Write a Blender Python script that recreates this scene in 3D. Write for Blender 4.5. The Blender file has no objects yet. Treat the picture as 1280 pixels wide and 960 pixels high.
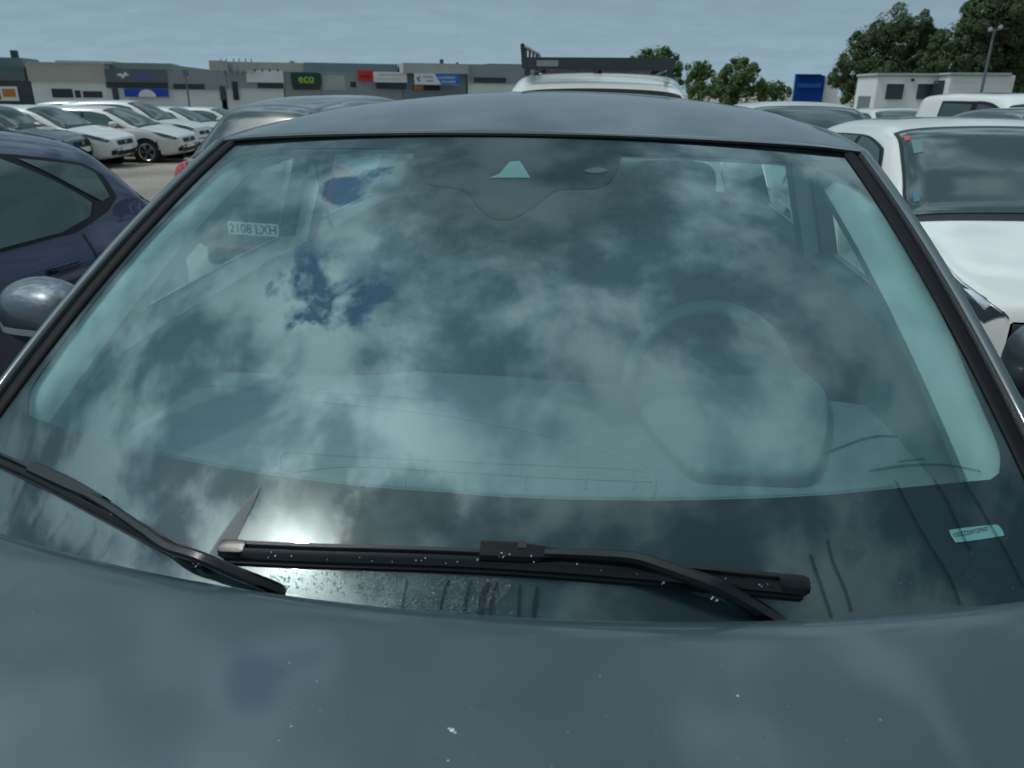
import bpy, bmesh, math, random
import numpy as np
from mathutils import Vector, noise as mn
random.seed(7)
R = math.radians
SC = bpy.context.scene
COL = SC.collection

# ------------------------------------------------------------------ camera
F = 961.0
CAM = np.array([0.1548, -0.6147, 1.5643]); YAW, PIT, ROL = -0.1147, 0.3644, 0.0104
FW = np.array([math.sin(YAW)*math.cos(PIT), math.cos(YAW)*math.cos(PIT), -math.sin(PIT)])
_r = np.array([math.cos(YAW), -math.sin(YAW), 0.0]); _u = np.cross(_r, FW)
RT = _r*math.cos(ROL)+_u*math.sin(ROL); UP = -_r*math.sin(ROL)+_u*math.cos(ROL)
cd = bpy.data.cameras.new('camera'); cam = bpy.data.objects.new('camera', cd); COL.objects.link(cam)
from mathutils import Matrix
cam.matrix_world = Matrix(((RT[0], UP[0], -FW[0], CAM[0]), (RT[1], UP[1], -FW[1], CAM[1]), (RT[2], UP[2], -FW[2], CAM[2]), (0, 0, 0, 1)))
cd.sensor_width = 36; cd.lens = F/1280*36; cd.clip_start = 0.02; cd.clip_end = 3000
cd.dof.use_dof = True; cd.dof.focus_distance = 1.35; cd.dof.aperture_fstop = 9.0
SC.camera = cam

# ------------------------------------------------------------------ world, sun, exposure
SUN = Vector((-0.468, -0.132, 0.874)).normalized()
SUN_EL = math.asin(SUN.z); SUN_AZ = math.atan2(SUN.x, SUN.y)
w = bpy.data.worlds.new('World'); SC.world = w; w.use_nodes = True
nt = w.node_tree; nt.nodes.clear(); N = nt.nodes.new; LK = nt.links.new
def vmath(op, a, b=None, tree=None):
    n = N('ShaderNodeVectorMath'); n.operation = op
    for i, x in enumerate((a, b)):
        if x is None: continue
        if isinstance(x, bpy.types.NodeSocket): LK(x, n.inputs[i])
        else: n.inputs[i].default_value = x
    return n.outputs['Value'] if op in ('DOT_PRODUCT', 'LENGTH') else n.outputs['Vector']
def sm(op, a, b=None, c=None, clamp=False):
    n = N('ShaderNodeMath'); n.operation = op; n.use_clamp = clamp
    for i, x in enumerate((a, b, c)):
        if x is None: continue
        if isinstance(x, bpy.types.NodeSocket): LK(x, n.inputs[i])
        else: n.inputs[i].default_value = x
    return n.outputs[0]
tc = N('ShaderNodeTexCoord'); D = vmath('NORMALIZE', tc.outputs['Generated'])
sp = N('ShaderNodeSeparateXYZ'); LK(D, sp.inputs[0])
zz = sm('MAXIMUM', sp.outputs[2], 0.0)
den = sm('ADD', zz, 0.16)
cb = N('ShaderNodeCombineXYZ'); LK(sm('DIVIDE', sp.outputs[0], den), cb.inputs[0]); LK(sm('DIVIDE', sp.outputs[1], den), cb.inputs[1])
def wnoise(scale, detail, rough, dist, off):
    m = N('ShaderNodeMapping'); LK(cb.outputs[0], m.inputs[0]); m.inputs['Location'].default_value = off
    n = N('ShaderNodeTexNoise'); LK(m.outputs[0], n.inputs['Vector']); n.inputs['Scale'].default_value = scale
    n.inputs['Detail'].default_value = detail; n.inputs['Roughness'].default_value = rough; n.inputs['Distortion'].default_value = dist
    return n.outputs['Fac']
n1 = wnoise(3.6, 14, .56, .12, (3.1, 1.7, 0))
n2 = wnoise(1.4, 3, .5, .1, (9.3, 4.2, 0))
n3 = wnoise(7.5, 10, .62, .3, (1.3, 7.2, 0))
sd = sm('MAXIMUM', vmath('DOT_PRODUCT', D, tuple(SUN)), 0.0)
wide = sm('POWER', sd, 9.0); mid = sm('POWER', sd, 60.0); tight = sm('POWER', sd, 420.0)
SKY_HOR, SKY_WIDE, SKY_MID, SKY_TIGHT, SKY_FWD = 3.3, 20.0, 24.0, 240.0, 10.5
lum = sm('ADD', sm('MULTIPLY', wide, SKY_WIDE), sm('SUBTRACT', SKY_HOR, sm('MULTIPLY', zz, 1.2)))
fwd = sm('POWER', sm('MAXIMUM', vmath('DOT_PRODUCT', D, tuple(Vector((.04, .40, .92)).normalized())), 0.0), 7.0)
lum = sm('ADD', lum, sm('MULTIPLY', fwd, SKY_FWD))
dkr = N('ShaderNodeMapRange'); dkr.interpolation_type = 'SMOOTHSTEP'; LK(vmath('DOT_PRODUCT', D, tuple(Vector((.08, -.20, .97)).normalized())), dkr.inputs[0])
dkr.inputs[1].default_value = math.cos(R(30)); dkr.inputs[2].default_value = math.cos(R(8)); dkr.inputs[3].default_value = 1.0; dkr.inputs[4].default_value = .45
lum = sm('MULTIPLY', lum, dkr.outputs[0])
lum = sm('ADD', lum, sm('MULTIPLY', mid, SKY_MID))
bil = N('ShaderNodeMapRange'); bil.interpolation_type = 'SMOOTHSTEP'; LK(n1, bil.inputs[0]); bil.inputs[1].default_value = .40; bil.inputs[2].default_value = .61; bil.inputs[3].default_value = .38; bil.inputs[4].default_value = 1.75
cont = sm('MAXIMUM', sm('MULTIPLY', bil.outputs[0], sm('ADD', sm('MULTIPLY', n2, 1.8), .10)), .28)
hz = N('ShaderNodeMapRange'); LK(zz, hz.inputs[0]); hz.inputs[1].default_value = 0.12; hz.inputs[2].default_value = 0.5
hz.inputs[3].default_value = 0.045; hz.inputs[4].default_value = 1.0
ctr = sm('ADD', sm('MULTIPLY', sm('SUBTRACT', cont, 1.0), hz.outputs[0]), 1.0)
lum = sm('ADD', lum, sm('MULTIPLY', sm('SUBTRACT', 1.0, sm('MULTIPLY', zz, 6.0), clamp=True), .9))
lum = sm('MULTIPLY', lum, ctr)
lum = sm('ADD', lum, sm('MULTIPLY', sm('MULTIPLY', tight, SKY_TIGHT), n1))
# one heavier, darker cloud beside the sun
dk2 = N('ShaderNodeMapRange'); dk2.interpolation_type = 'SMOOTHSTEP'; LK(sm('ADD', vmath('DOT_PRODUCT', D, tuple(Vector((-.29, -.09, .95)).normalized())), sm('MULTIPLY', sm('SUBTRACT', n3, .5), .03)), dk2.inputs[0])
dk2.inputs[1].default_value = math.cos(R(8)); dk2.inputs[2].default_value = math.cos(R(4)); dk2.inputs[3].default_value = 1.0; dk2.inputs[4].default_value = .30
lum = sm('MULTIPLY', lum, dk2.outputs[0])
dk3 = N('ShaderNodeMapRange'); dk3.interpolation_type = 'SMOOTHSTEP'; LK(sm('ADD', vmath('DOT_PRODUCT', D, tuple(Vector((-.09, .63, .77)).normalized())), sm('MULTIPLY', sm('SUBTRACT', n3, .5), .04)), dk3.inputs[0])  # added dark cloud that dims the reflection over the sensor housing
dk3.inputs[1].default_value = math.cos(R(17)); dk3.inputs[2].default_value = math.cos(R(8)); dk3.inputs[3].default_value = 1.0; dk3.inputs[4].default_value = .30
lum = sm('MULTIPLY', lum, dk3.outputs[0])
# openings in the cloud deck where the blue shows through
gaps = None
for (g, rad) in (((-.442, .379, .813), 5.0), ((-.399, .587, .704), 2.1), ((-.34, .63, .70), 1.7)):
    g = Vector(g).normalized(); d = vmath('DOT_PRODUCT', D, tuple(g))
    mr = N('ShaderNodeMapRange'); LK(d, mr.inputs[0]); mr.interpolation_type = 'SMOOTHSTEP'
    mr.inputs[1].default_value = math.cos(R(rad*2.0)); mr.inputs[2].default_value = math.cos(R(rad*0.1))
    gaps = mr.outputs[0] if gaps is None else sm('MAXIMUM', gaps, mr.outputs[0])
gm = sm('SUBTRACT', sm('ADD', sm('MULTIPLY', gaps, .50), sm('MULTIPLY', n3, 1.9)), 1.30)
gm = sm('MULTIPLY', gm, 5.0, clamp=True)
lum = sm('ADD', lum, sm('MULTIPLY', gaps, 7.0))
sky = N('ShaderNodeTexSky'); sky.sky_type = 'NISHITA'; sky.sun_disc = False
sky.sun_elevation = SUN_EL; sky.sun_rotation = SUN_AZ; sky.altitude = 50
cc = N('ShaderNodeMix'); cc.data_type = 'RGBA'; LK(zz, cc.inputs['Factor'])
cc.inputs[6].default_value = (0.69, .98, 1.14, 1); cc.inputs[7].default_value = (.80, .99, 1.02, 1)
cd2 = N('ShaderNodeMix'); cd2.data_type = 'RGBA'; cf = N('ShaderNodeMapRange'); LK(ctr, cf.inputs[0]); cf.inputs[1].default_value = .3; cf.inputs[2].default_value = 1.5
LK(cf.outputs[0], cd2.inputs['Factor']); cd2.inputs[6].default_value = (.62, .93, 1.18, 1); LK(cc.outputs[2], cd2.inputs[7])
cd3 = N('ShaderNodeMix'); cd3.data_type = 'RGBA'; LK(sm('MULTIPLY', sm('POWER', sd, 40.0), 1.2, clamp=True), cd3.inputs['Factor']); LK(cd2.outputs[2], cd3.inputs[6]); cd3.inputs[7].default_value = (1.0, 1.0, .96, 1)
cl = vmath('SCALE', cd3.outputs[2]); LK(lum, cl.node.inputs['Scale'])
skys = vmath('SCALE', vmath('MULTIPLY', sky.outputs[0], (.36, .58, .90))); skys.node.inputs['Scale'].default_value = 2.0
mx = N('ShaderNodeMix'); mx.data_type = 'RGBA'; LK(gm, mx.inputs['Factor']); LK(cl, mx.inputs[6]); LK(skys, mx.inputs[7])
bg = N('ShaderNodeBackground'); LK(mx.outputs[2], bg.inputs[0]); bg.inputs[1].default_value = 0.1
wo = N('ShaderNodeOutputWorld'); LK(bg.outputs[0], wo.inputs[0])
sl = bpy.data.lights.new('sun', 'SUN'); sl.energy = .9; sl.angle = R(3); sl.color = (1, .96, .9)
so = bpy.data.objects.new('sun', sl); COL.objects.link(so); so.rotation_euler = SUN.to_track_quat('Z', 'Y').to_euler()
so.location = (0, 0, 30)
vs = SC.view_settings; vs.view_transform = 'Standard'; vs.look = 'None'; vs.exposure = 0.0; vs.gamma = 1; vs.use_curve_mapping = False
SC.cycles.max_bounces = 8; SC.cycles.transparent_max_bounces = 16; SC.cycles.caustics_reflective = False; SC.cycles.caustics_refractive = False

# ------------------------------------------------------------------ materials
MATS = {}
def new_mat(name):
    m = bpy.data.materials.new(name); m.use_nodes = True; t = m.node_tree; t.nodes.clear()
    global nt, N, LK
    nt = t; N = t.nodes.new; LK = t.links.new
    return m
def pbr(name, col, rough=.5, metal=0., coat=0., spec=.5, var=0., vscale=8., bump=0., bscale=60., specks=0., emit=None):
    if name in MATS: return MATS[name]
    m = new_mat(name); o = N('ShaderNodeOutputMaterial'); p = N('ShaderNodeBsdfPrincipled'); LK(p.outputs[0], o.inputs[0])
    p.inputs['Base Color'].default_value = (*col, 1); p.inputs['Roughness'].default_value = rough; p.inputs['Metallic'].default_value = metal
    p.inputs['Coat Weight'].default_value = coat; p.inputs['Coat Roughness'].default_value = .03 if name != 'graphite_paint' else .08; p.inputs['Specular IOR Level'].default_value = spec
    if emit: p.inputs['Emission Color'].default_value = (*emit, 1); p.inputs['Emission Strength'].default_value = 1
    tx = N('ShaderNodeTexCoord').outputs['Object']
    if var or specks:
        n = N('ShaderNodeTexNoise'); LK(tx, n.inputs['Vector']); n.inputs['Scale'].default_value = vscale; n.inputs['Detail'].default_value = 6
        mr = N('ShaderNodeMapRange'); LK(n.outputs['Fac'], mr.inputs[0]); mr.inputs[1].default_value = .3; mr.inputs[2].default_value = .7
        mr.inputs[3].default_value = 1-var; mr.inputs[4].default_value = 1+var
        c = vmath('SCALE', (col[0], col[1], col[2])); LK(mr.outputs[0], c.node.inputs['Scale'])
        if specks:
            v = N('ShaderNodeTexVoronoi'); LK(tx, v.inputs['Vector']); v.inputs['Scale'].default_value = 95
            cmp_ = sm('LESS_THAN', v.outputs['Distance'], sm('MULTIPLY', sm('POWER', sm('ADD', N('ShaderNodeSeparateColor').outputs[0], 0), 6), .14))
            LK(v.outputs['Color'], [x for x in nt.nodes if x.type == 'SEPARATE_COLOR'][0].inputs[0])
            mm = N('ShaderNodeMix'); mm.data_type = 'RGBA'; LK(sm('MULTIPLY', cmp_, specks), mm.inputs['Factor']); LK(c, mm.inputs[6]); mm.inputs[7].default_value = (.55, .56, .52, 1)
            c = mm.outputs[2]
        LK(c, p.inputs['Base Color'])
        mr2 = N('ShaderNodeMapRange'); LK(n.outputs['Fac'], mr2.inputs[0]); mr2.inputs[3].default_value = rough*(1-var*.6); mr2.inputs[4].default_value = rough*(1+var*.6)
        LK(mr2.outputs[0], p.inputs['Roughness'])
    if bump:
        n = N('ShaderNodeTexNoise'); LK(tx, n.inputs['Vector']); n.inputs['Scale'].default_value = bscale; n.inputs['Detail'].default_value = 4
        b = N('ShaderNodeBump'); b.inputs['Strength'].default_value = bump; b.inputs['Distance'].default_value = .01; LK(n.outputs['Fac'], b.inputs['Height']); LK(b.outputs[0], p.inputs['Normal'])
    MATS[name] = m
    return m
def glass(name, tint, f0=.06, rough=0.0, dust=0.0, dustcol=(.26, .38, .40), streaks=False):
    if name in MATS: return MATS[name]
    m = new_mat(name); o = N('ShaderNodeOutputMaterial'); g = N('ShaderNodeNewGeometry')
    c = sm('ABSOLUTE', vmath('DOT_PRODUCT', g.outputs['Normal'], g.outputs['Incoming']))
    f = sm('ADD', sm('MULTIPLY', sm('POWER', sm('SUBTRACT', 1.0, c, clamp=True), 5.0), 1-f0), f0, clamp=True)
    t = N('ShaderNodeBsdfTransparent'); t.inputs[0].default_value = (*tint, 1)
    s = N('ShaderNodeBsdfGlossy'); s.inputs['Roughness'].default_value = rough; s.inputs[0].default_value = (.86, 1, 1, 1)
    base = t.outputs[0]
    if dust:
        d = N('ShaderNodeBsdfDiffuse'); d.inputs[0].default_value = (*dustcol, 1)
        a = N('ShaderNodeMixShader'); tx = N('ShaderNodeTexCoord').outputs['Object']
        n = N('ShaderNodeTexNoise'); LK(tx, n.inputs['Vector']); n.inputs['Scale'].default_value = 5; n.inputs['Detail'].default_value = 8
        LK(sm('MULTIPLY', n.outputs['Fac'], dust*2), a.inputs[0]); LK(base, a.inputs[1]); LK(d.outputs[0], a.inputs[2]); base = a.outputs[0]
    x = N('ShaderNodeMixShader'); LK(f, x.inputs[0]); LK(base, x.inputs[1]); LK(s.outputs[0], x.inputs[2]); LK(x.outputs[0], o.inputs[0])
    MATS[name] = m
    return m
HERO = pbr('graphite_paint', (.045, .072, .083), .42, .2, .65, var=.1, vscale=3, specks=.12)
HROOF = HERO
BLACK = pbr('black_plastic', (.008, .009, .011), .42, spec=.25, var=.35, vscale=40, bump=.15, bscale=300)
RUB = pbr('rubber', (.006, .006, .008), .6, spec=.15, var=.2, vscale=30)
FRIT = pbr('ceramic_frit', (.011, .017, .024), .6)
WSG = glass('windscreen_glass', (.68, .88, .88), .085, dust=.008)
SIDEG = glass('side_glass', (.55, .72, .70), .07)
DASH = pbr('dash_plastic', (.165, .20, .205), .6, var=.08, vscale=30, bump=.2, bscale=400)
DASH2 = pbr('dash_hood_plastic', (.15, .18, .185), .55, var=.08, vscale=30, bump=.2, bscale=400)
TRIM = pbr('pale_trim', (.43, .46, .43), .8, var=.05, vscale=20)
SEAT = pbr('seat_fabric', (.07, .09, .10), .85, var=.3, vscale=60)
DINT = pbr('door_trim', (.10, .12, .13), .6, var=.1)
CHROME = pbr('satin_metal', (.6, .62, .62), .25, 1.)
WHITE = pbr('white_paint', (.70, .70, .67), .3, 0, 1., var=.03, vscale=4)
WHITE2 = pbr('cream_white_paint', (.66, .65, .61), .3, 0, 1., var=.03, vscale=4)
SILV = pbr('silver_paint', (.45, .47, .49), .35, .5, 1.)
DGREY = pbr('dark_grey_paint', (.05, .055, .065), .35, .4, 1.)
MGREY = pbr('mid_grey_paint', (.09, .10, .12), .4, .4, 1., var=.05)
BLUEP = pbr('blue_violet_paint', (.032, .039, .115), .38, .35, .8, var=.08, vscale=4)
BLACKP = pbr('black_paint', (.008, .009, .012), .3, 0, 1.)
CWIN = pbr('car_window', (.030, .055, .056), .06, 0, 0, spec=.6)
CWINB = pbr('car_window_green', (.075, .13, .125), .06, 0, 0, spec=.6)
TYRE = pbr('tyre', (.014, .014, .015), .85, var=.3, vscale=60)
RIM = pbr('alloy', (.55, .56, .58), .3, .9)
WELL = pbr('wheel_well', (.006, .006, .007), .9)
REDL = pbr('red_lens', (.45, .01, .02), .15, coat=1.)
HEADL = pbr('headlamp', (.05, .06, .075), .08, .3, coat=1.)
LAMPW = pbr('lamp_reflector', (.7, .72, .75), .15, .8)
PLATE = pbr('plate_white', (.78, .79, .77), .4)
TXT = pbr('black_lettering', (.012, .012, .014), .5)

# ------------------------------------------------------------------ helpers
def mk(name, vs_, fs, mat, parent=None, smooth=True, angle=35):
    me = bpy.data.meshes.new(name); me.from_pydata([tuple(map(float, v)) for v in vs_], [], [tuple(f) for f in fs]); me.validate(); me.update()
    me.materials.append(mat)
    if smooth:
        me.polygons.foreach_set('use_smooth', [True]*len(me.polygons))
        try: me.set_sharp_from_angle(angle=R(angle))
        except Exception: pass
    o = bpy.data.objects.new(name, me); COL.objects.link(o)
    if parent is not None: o.parent = parent
    return o
def fixn(o):
    bm = bmesh.new(); bm.from_mesh(o.data); bmesh.ops.remove_doubles(bm, verts=bm.verts, dist=1e-5); bmesh.ops.recalc_face_normals(bm, faces=bm.faces); bm.to_mesh(o.data); bm.free(); return o
def thing(name, label, cat, loc=(0, 0, 0), rz=0, group=None):
    o = bpy.data.objects.new(name, None); COL.objects.link(o); o.location = loc; o.rotation_euler = (0, 0, rz)
    o['label'] = label; o['category'] = cat
    if group: o['group'] = group
    return o
def copy_tree(o, parent=None):
    c = o.copy(); COL.objects.link(c); c.parent = parent
    for ch in list(o.children): copy_tree(ch, c)
    return c
def ray(px, py):
    d = FW+RT*(px-640)/F-UP*(py-480)/F; return d/np.linalg.norm(d)
def at_y(px, py, Y):
    d = ray(px, py); return CAM+d*((Y-CAM[1])/d[1])
def at_z(px, py, Z):
    d = ray(px, py); return CAM+d*((Z-CAM[2])/d[2])
def at_x(px, py, X):
    d = ray(px, py); return CAM+d*((X-CAM[0])/d[0])
def gz(x, y): return -0.022*min(max(0.0, y-3.0), 95.0)
def gpt(px, py):
    z = 0.
    for _ in range(30): p = at_z(px, py, z); z = .5*z+.5*gz(p[0], p[1])
    return p
def box(name, c, s, mat, parent=None, bev=0.0, rz=0, seg=2):
    bm = bmesh.new(); bmesh.ops.create_cube(bm, size=1)
    for v in bm.verts: v.co = Vector((v.co.x*s[0], v.co.y*s[1], v.co.z*s[2]))
    if bev: bmesh.ops.bevel(bm, geom=bm.edges[:], offset=bev, segments=seg, affect='EDGES')
    if rz: bmesh.ops.rotate(bm, verts=bm.verts, matrix=Matrix.Rotation(rz, 3, 'Z'))
    for v in bm.verts: v.co += Vector(c)
    me = bpy.data.meshes.new(name); bm.to_mesh(me); bm.free(); me.materials.append(mat)
    if bev: me.polygons.foreach_set('use_smooth', [True]*len(me.polygons)); me.set_sharp_from_angle(angle=R(40))
    o = bpy.data.objects.new(name, me); COL.objects.link(o)
    if parent is not None: o.parent = parent
    return o
def tube(name, pts, r, mat, parent=None, n=10, flat=1.0):
    pts = [np.array(p, float) for p in pts]; V = []; Fc = []
    rs = r if isinstance(r, (list, tuple)) else [r]*len(pts)
    for i, p in enumerate(pts):
        t = pts[min(i+1, len(pts)-1)]-pts[max(i-1, 0)]; t /= np.linalg.norm(t)
        a = np.cross(t, (0, 0, 1.)) if abs(t[2]) < .95 else np.cross(t, (1., 0, 0)); a /= np.linalg.norm(a); b = np.cross(a, t)
        for k in range(n): th = 2*math.pi*k/n; V.append(p+rs[i]*(a*math.cos(th)+b*flat*math.sin(th)))
    for i in range(len(pts)-1):
        for k in range(n): Fc.append((i*n+k, i*n+(k+1) % n, (i+1)*n+(k+1) % n, (i+1)*n+k))
    Fc.append(tuple(range(n))[::-1]); Fc.append(tuple(range((len(pts)-1)*n, len(pts)*n)))
    return fixn(mk(name, V, Fc, mat, parent))
def clip_cell(poly, x0, x1, y0, y1):
    for ax, lim, sgn in ((0, x0, 1), (0, x1, -1), (1, y0, 1), (1, y1, -1)):
        out = []
        n = len(poly)
        for i in range(n):
            a, b = poly[i], poly[(i+1) % n]; da, db = sgn*(a[ax]-lim), sgn*(b[ax]-lim)
            if da >= 0: out.append(a)
            if (da >= 0) != (db >= 0):
                t = da/(da-db); out.append((a[0]+t*(b[0]-a[0]), a[1]+t*(b[1]-a[1])))
        poly = out
        if len(poly) < 3: return []
    return poly
def patch(poly, du, dv, fn, holes=None):
    """fills a 2D outline with cells and maps it on a surface fn(u,v)->xyz"""
    xs = [p[0] for p in poly]; ys = [p[1] for p in poly]; V = []; Fc = []; key = {}
    from mathutils.geometry import tessellate_polygon
    tris = [[(loop[k][0], loop[k][1]) for k in t] for loop, t in ((poly, t) for t in tessellate_polygon([[Vector((p[0], p[1], 0)) for p in poly]]))] if not holes else None
    if holes:
        allv = [q for lp in [poly]+holes for q in lp]; tris = [[allv[k] for k in t] for t in tessellate_polygon([[Vector((p[0], p[1], 0)) for p in lp] for lp in [poly]+holes])]
    for tri in tris:
      xs = [p[0] for p in tri]; ys = [p[1] for p in tri]
      if abs((tri[1][0]-tri[0][0])*(tri[2][1]-tri[0][1])-(tri[2][0]-tri[0][0])*(tri[1][1]-tri[0][1])) < 1e-12: continue
      i0, i1 = math.floor(min(xs)/du), math.ceil(max(xs)/du); j0, j1 = math.floor(min(ys)/dv), math.ceil(max(ys)/dv)
      for i in range(i0, i1):
        for j in range(j0, j1):
            c = clip_cell(list(tri), i*du, (i+1)*du, j*dv, (j+1)*dv)
            f = []
            for q in c:
                k = (round(q[0], 6), round(q[1], 6))
                if k not in key: key[k] = len(V); V.append(fn(q[0], q[1]))
                if not f or f[-1] != key[k]: f.append(key[k])
            if len(f) > 1 and f[0] == f[-1]: f.pop()
            if len(set(f)) >= 3 and len(set(f)) == len(f): Fc.append(f)
    return V, Fc
def text_mesh(name, s, size, fn, mat, parent, align='CENTER', ext=0.0, bold=0.0):
    cu = bpy.data.curves.new(name, 'FONT'); cu.body = s; cu.size = size; cu.align_x = align; cu.align_y = 'CENTER'; cu.resolution_u = 3; cu.offset = bold
    t = bpy.data.objects.new(name, cu); COL.objects.link(t); dg = bpy.context.evaluated_depsgraph_get()
    me = bpy.data.meshes.new_from_object(t.evaluated_get(dg)); bpy.data.objects.remove(t)
    for v in me.vertices: v.co = Vector([float(a) for a in fn(v.co.x, v.co.y)])
    me.materials.clear(); me.materials.append(mat)
    o = bpy.data.objects.new(name, me); COL.objects.link(o); o.parent = parent; return o

# ------------------------------------------------------------------ ground
def build_ground():
    m = new_mat('gravel_ground'); o = N('ShaderNodeOutputMaterial'); p = N('ShaderNodeBsdfPrincipled'); LK(p.outputs[0], o.inputs[0]); p.inputs['Roughness'].default_value = .95
    g = N('ShaderNodeTexCoord').outputs['Object']
    a = N('ShaderNodeTexNoise'); LK(g, a.inputs['Vector']); a.inputs['Scale'].default_value = .35; a.inputs['Detail'].default_value = 8
    b = N('ShaderNodeTexNoise'); LK(g, b.inputs['Vector']); b.inputs['Scale'].default_value = 14; b.inputs['Detail'].default_value = 8; b.inputs['Roughness'].default_value = .7
    v = N('ShaderNodeTexVoronoi'); LK(g, v.inputs['Vector']); v.inputs['Scale'].default_value = 26
    r = N('ShaderNodeValToRGB'); LK(a.outputs['Fac'], r.inputs[0]); r.color_ramp.elements[0].position = .35; r.color_ramp.elements[0].color = (.21, .18, .155, 1); r.color_ramp.elements[1].position = .68; r.color_ramp.elements[1].color = (.36, .315, .27, 1)
    mr = N('ShaderNodeMapRange'); LK(b.outputs['Fac'], mr.inputs[0]); mr.inputs[1].default_value = .3; mr.inputs[2].default_value = .7; mr.inputs[3].default_value = .7; mr.inputs[4].default_value = 1.3
    s = vmath('SCALE', r.outputs[0]); LK(mr.outputs[0], s.node.inputs['Scale']); LK(s, p.inputs['Base Color'])
    bp = N('ShaderNodeBump'); bp.inputs['Distance'].default_value = .02; bp.inputs['Strength'].default_value = .8; LK(sm('SUBTRACT', b.outputs['Fac'], v.outputs['Distance']), bp.inputs['Height']); LK(bp.outputs[0], p.inputs['Normal'])
    ys = [-60, -10, 3, 50, 98, 300, 1500]; xs = [-1500, -60, 0, 60, 1500]; V = [(x, y, gz(x, y)) for y in ys for x in xs]
    Fc = [(j*5+i, j*5+i+1, (j+1)*5+i+1, (j+1)*5+i) for j in range(len(ys)-1) for i in range(4)]
    o = mk('ground', V, Fc, m, smooth=False); o['kind'] = 'structure'
build_ground()

# ------------------------------------------------------------------ BUILDINGS (facade plane seen from the lot)
PA = at_y(0, 100, 92); PB = at_y(650, 100, 118); PA[2] = PB[2] = 0
FD = (PB-PA); FL = np.linalg.norm(FD); FD /= FL; FN = np.array([FD[1], -FD[0], 0.0])     # FN points to the lot
if FN[1] > 0: FN = -FN
BZ = -2.06; BROT = math.atan2(FD[1], FD[0])
def fac(px, py):
    d = ray(px, py); t = ((PA-CAM)@FN)/(d@FN); P = CAM+d*t
    return float((P-PA)@FD), float(P[2])
BM = {}
def bmat(n, c, r=.7, var=.06, vs_=.6): return pbr('facade_'+n, c, r, var=var, vscale=vs_)
def corr(name, c):     # ribbed sheet cladding
    k = 'clad_'+name
    if k in MATS: return MATS[k]
    m = new_mat(k); o = N('ShaderNodeOutputMaterial'); p = N('ShaderNodeBsdfPrincipled'); LK(p.outputs[0], o.inputs[0]); p.inputs['Roughness'].default_value = .55
    g = N('ShaderNodeTexCoord').outputs['Object']; wv = N('ShaderNodeTexWave'); wv.bands_direction = 'Z'; LK(g, wv.inputs['Vector']); wv.inputs['Scale'].default_value = 1.6; wv.inputs['Distortion'].default_value = 0
    n = N('ShaderNodeTexNoise'); LK(g, n.inputs['Vector']); n.inputs['Scale'].default_value = .8
    mr = N('ShaderNodeMapRange'); LK(sm('ADD', sm('MULTIPLY', wv.outputs['Fac'], .35), n.outputs['Fac']), mr.inputs[0]); mr.inputs[3].default_value = .85; mr.inputs[4].default_value = 1.1
    s = vmath('SCALE', c); LK(mr.outputs[0], s.node.inputs['Scale']); LK(s, p.inputs['Base Color']); MATS[k] = m; return m
def building(name, label, s0, cat='building', group=None):
    P = PA+FD*s0; return thing(name, label, cat, (P[0], P[1], BZ), BROT, group)
def bpart(root, name, px0, px1, py0, py1, mat, out=0.0, depth=.3, s0=0.0, bev=0):
    """box on the facade: pixel-measured extents turned into metres on the facade plane; out = metres proud of it"""
    xm = (px0+px1)/2; a0 = fac(px0, (py0+min(py1, 125))/2)[0]-s0; a1 = fac(px1, (py0+min(py1, 125))/2)[0]-s0
    zt = fac(xm, py0)[1]-BZ; zb = (fac(xm, py1)[1]-BZ) if py1 < 900 else 0.0
    return box(name, ((a0+a1)/2, -out+depth/2, (zt+zb)/2), (a1-a0, depth, zt-zb), mat, root, bev)
def strokes(root, px0, px1, py0, py1, n, mat, out, s0, seed=1):
    """small raised lettering too far away to read"""
    rnd = random.Random(seed); V = []; Fc = []
    w_ = (px1-px0)/n
    def q(x0, x1, y0, y1):
        a0 = fac(x0, y0)[0]-s0; a1 = fac(x1, y0)[0]-s0; z0 = fac(x0, y1)[1]-BZ; z1 = fac(x0, y0)[1]-BZ
        i = len(V); V.extend([(a0, -out, z0), (a1, -out, z0), (a1, -out, z1), (a0, -out, z1)]); Fc.append((i, i+1, i+2, i+3))
    q(px0, px1, py1-(py1-py0)*.12, py1)  # added bar joining the strokes along the baseline, not a letter
    for k in range(n):
        x = px0+k*w_; h = py1-py0
        for s in range(2): q(x+w_*(.08+.42*s), x+w_*(.28+.42*s), py0+h*rnd.choice((0, 0, .2)), py1)
        if rnd.random() < .8: q(x+w_*.28, x+w_*.5, py0, py0+h*.2)
        if rnd.random() < .6: q(x+w_*.28, x+w_*.5, py1-h*.6, py1-h*.42)
    return mk('lettering', V, Fc, mat, root, smooth=False)
GW = bmat('window', (.018, .024, .03), .12, 0); WW = bmat('white', (.74, .76, .74)); CHR = bmat('charcoal', (.05, .06, .07)); LG = bmat('lightgrey', (.40, .42, .40))
MG = corr('midgrey', (.25, .29, .295)); DG = corr('darkgrey', (.10, .125, .13)); BE = corr('beige', (.42, .40, .345)); BGR = corr('bluegrey', (.17, .225, .245)); GR2 = corr('greenish', (.27, .30, .28))
BLU = bmat('blue', (.015, .06, .45)); BLU2 = bmat('bluelight', (.02, .16, .55)); WSI = bmat('signwhite', (.72, .74, .74)); REDS = bmat('red', (.55, .03, .03)); GRN = bmat('darkgreen', (.01, .05, .045)); YEL = bmat('yellowgreen', (.40, .62, .03))
ORG = bmat('orange', (.5, .2, .04)); SKB = bmat('logoblue', (.05, .14, .5))
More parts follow.
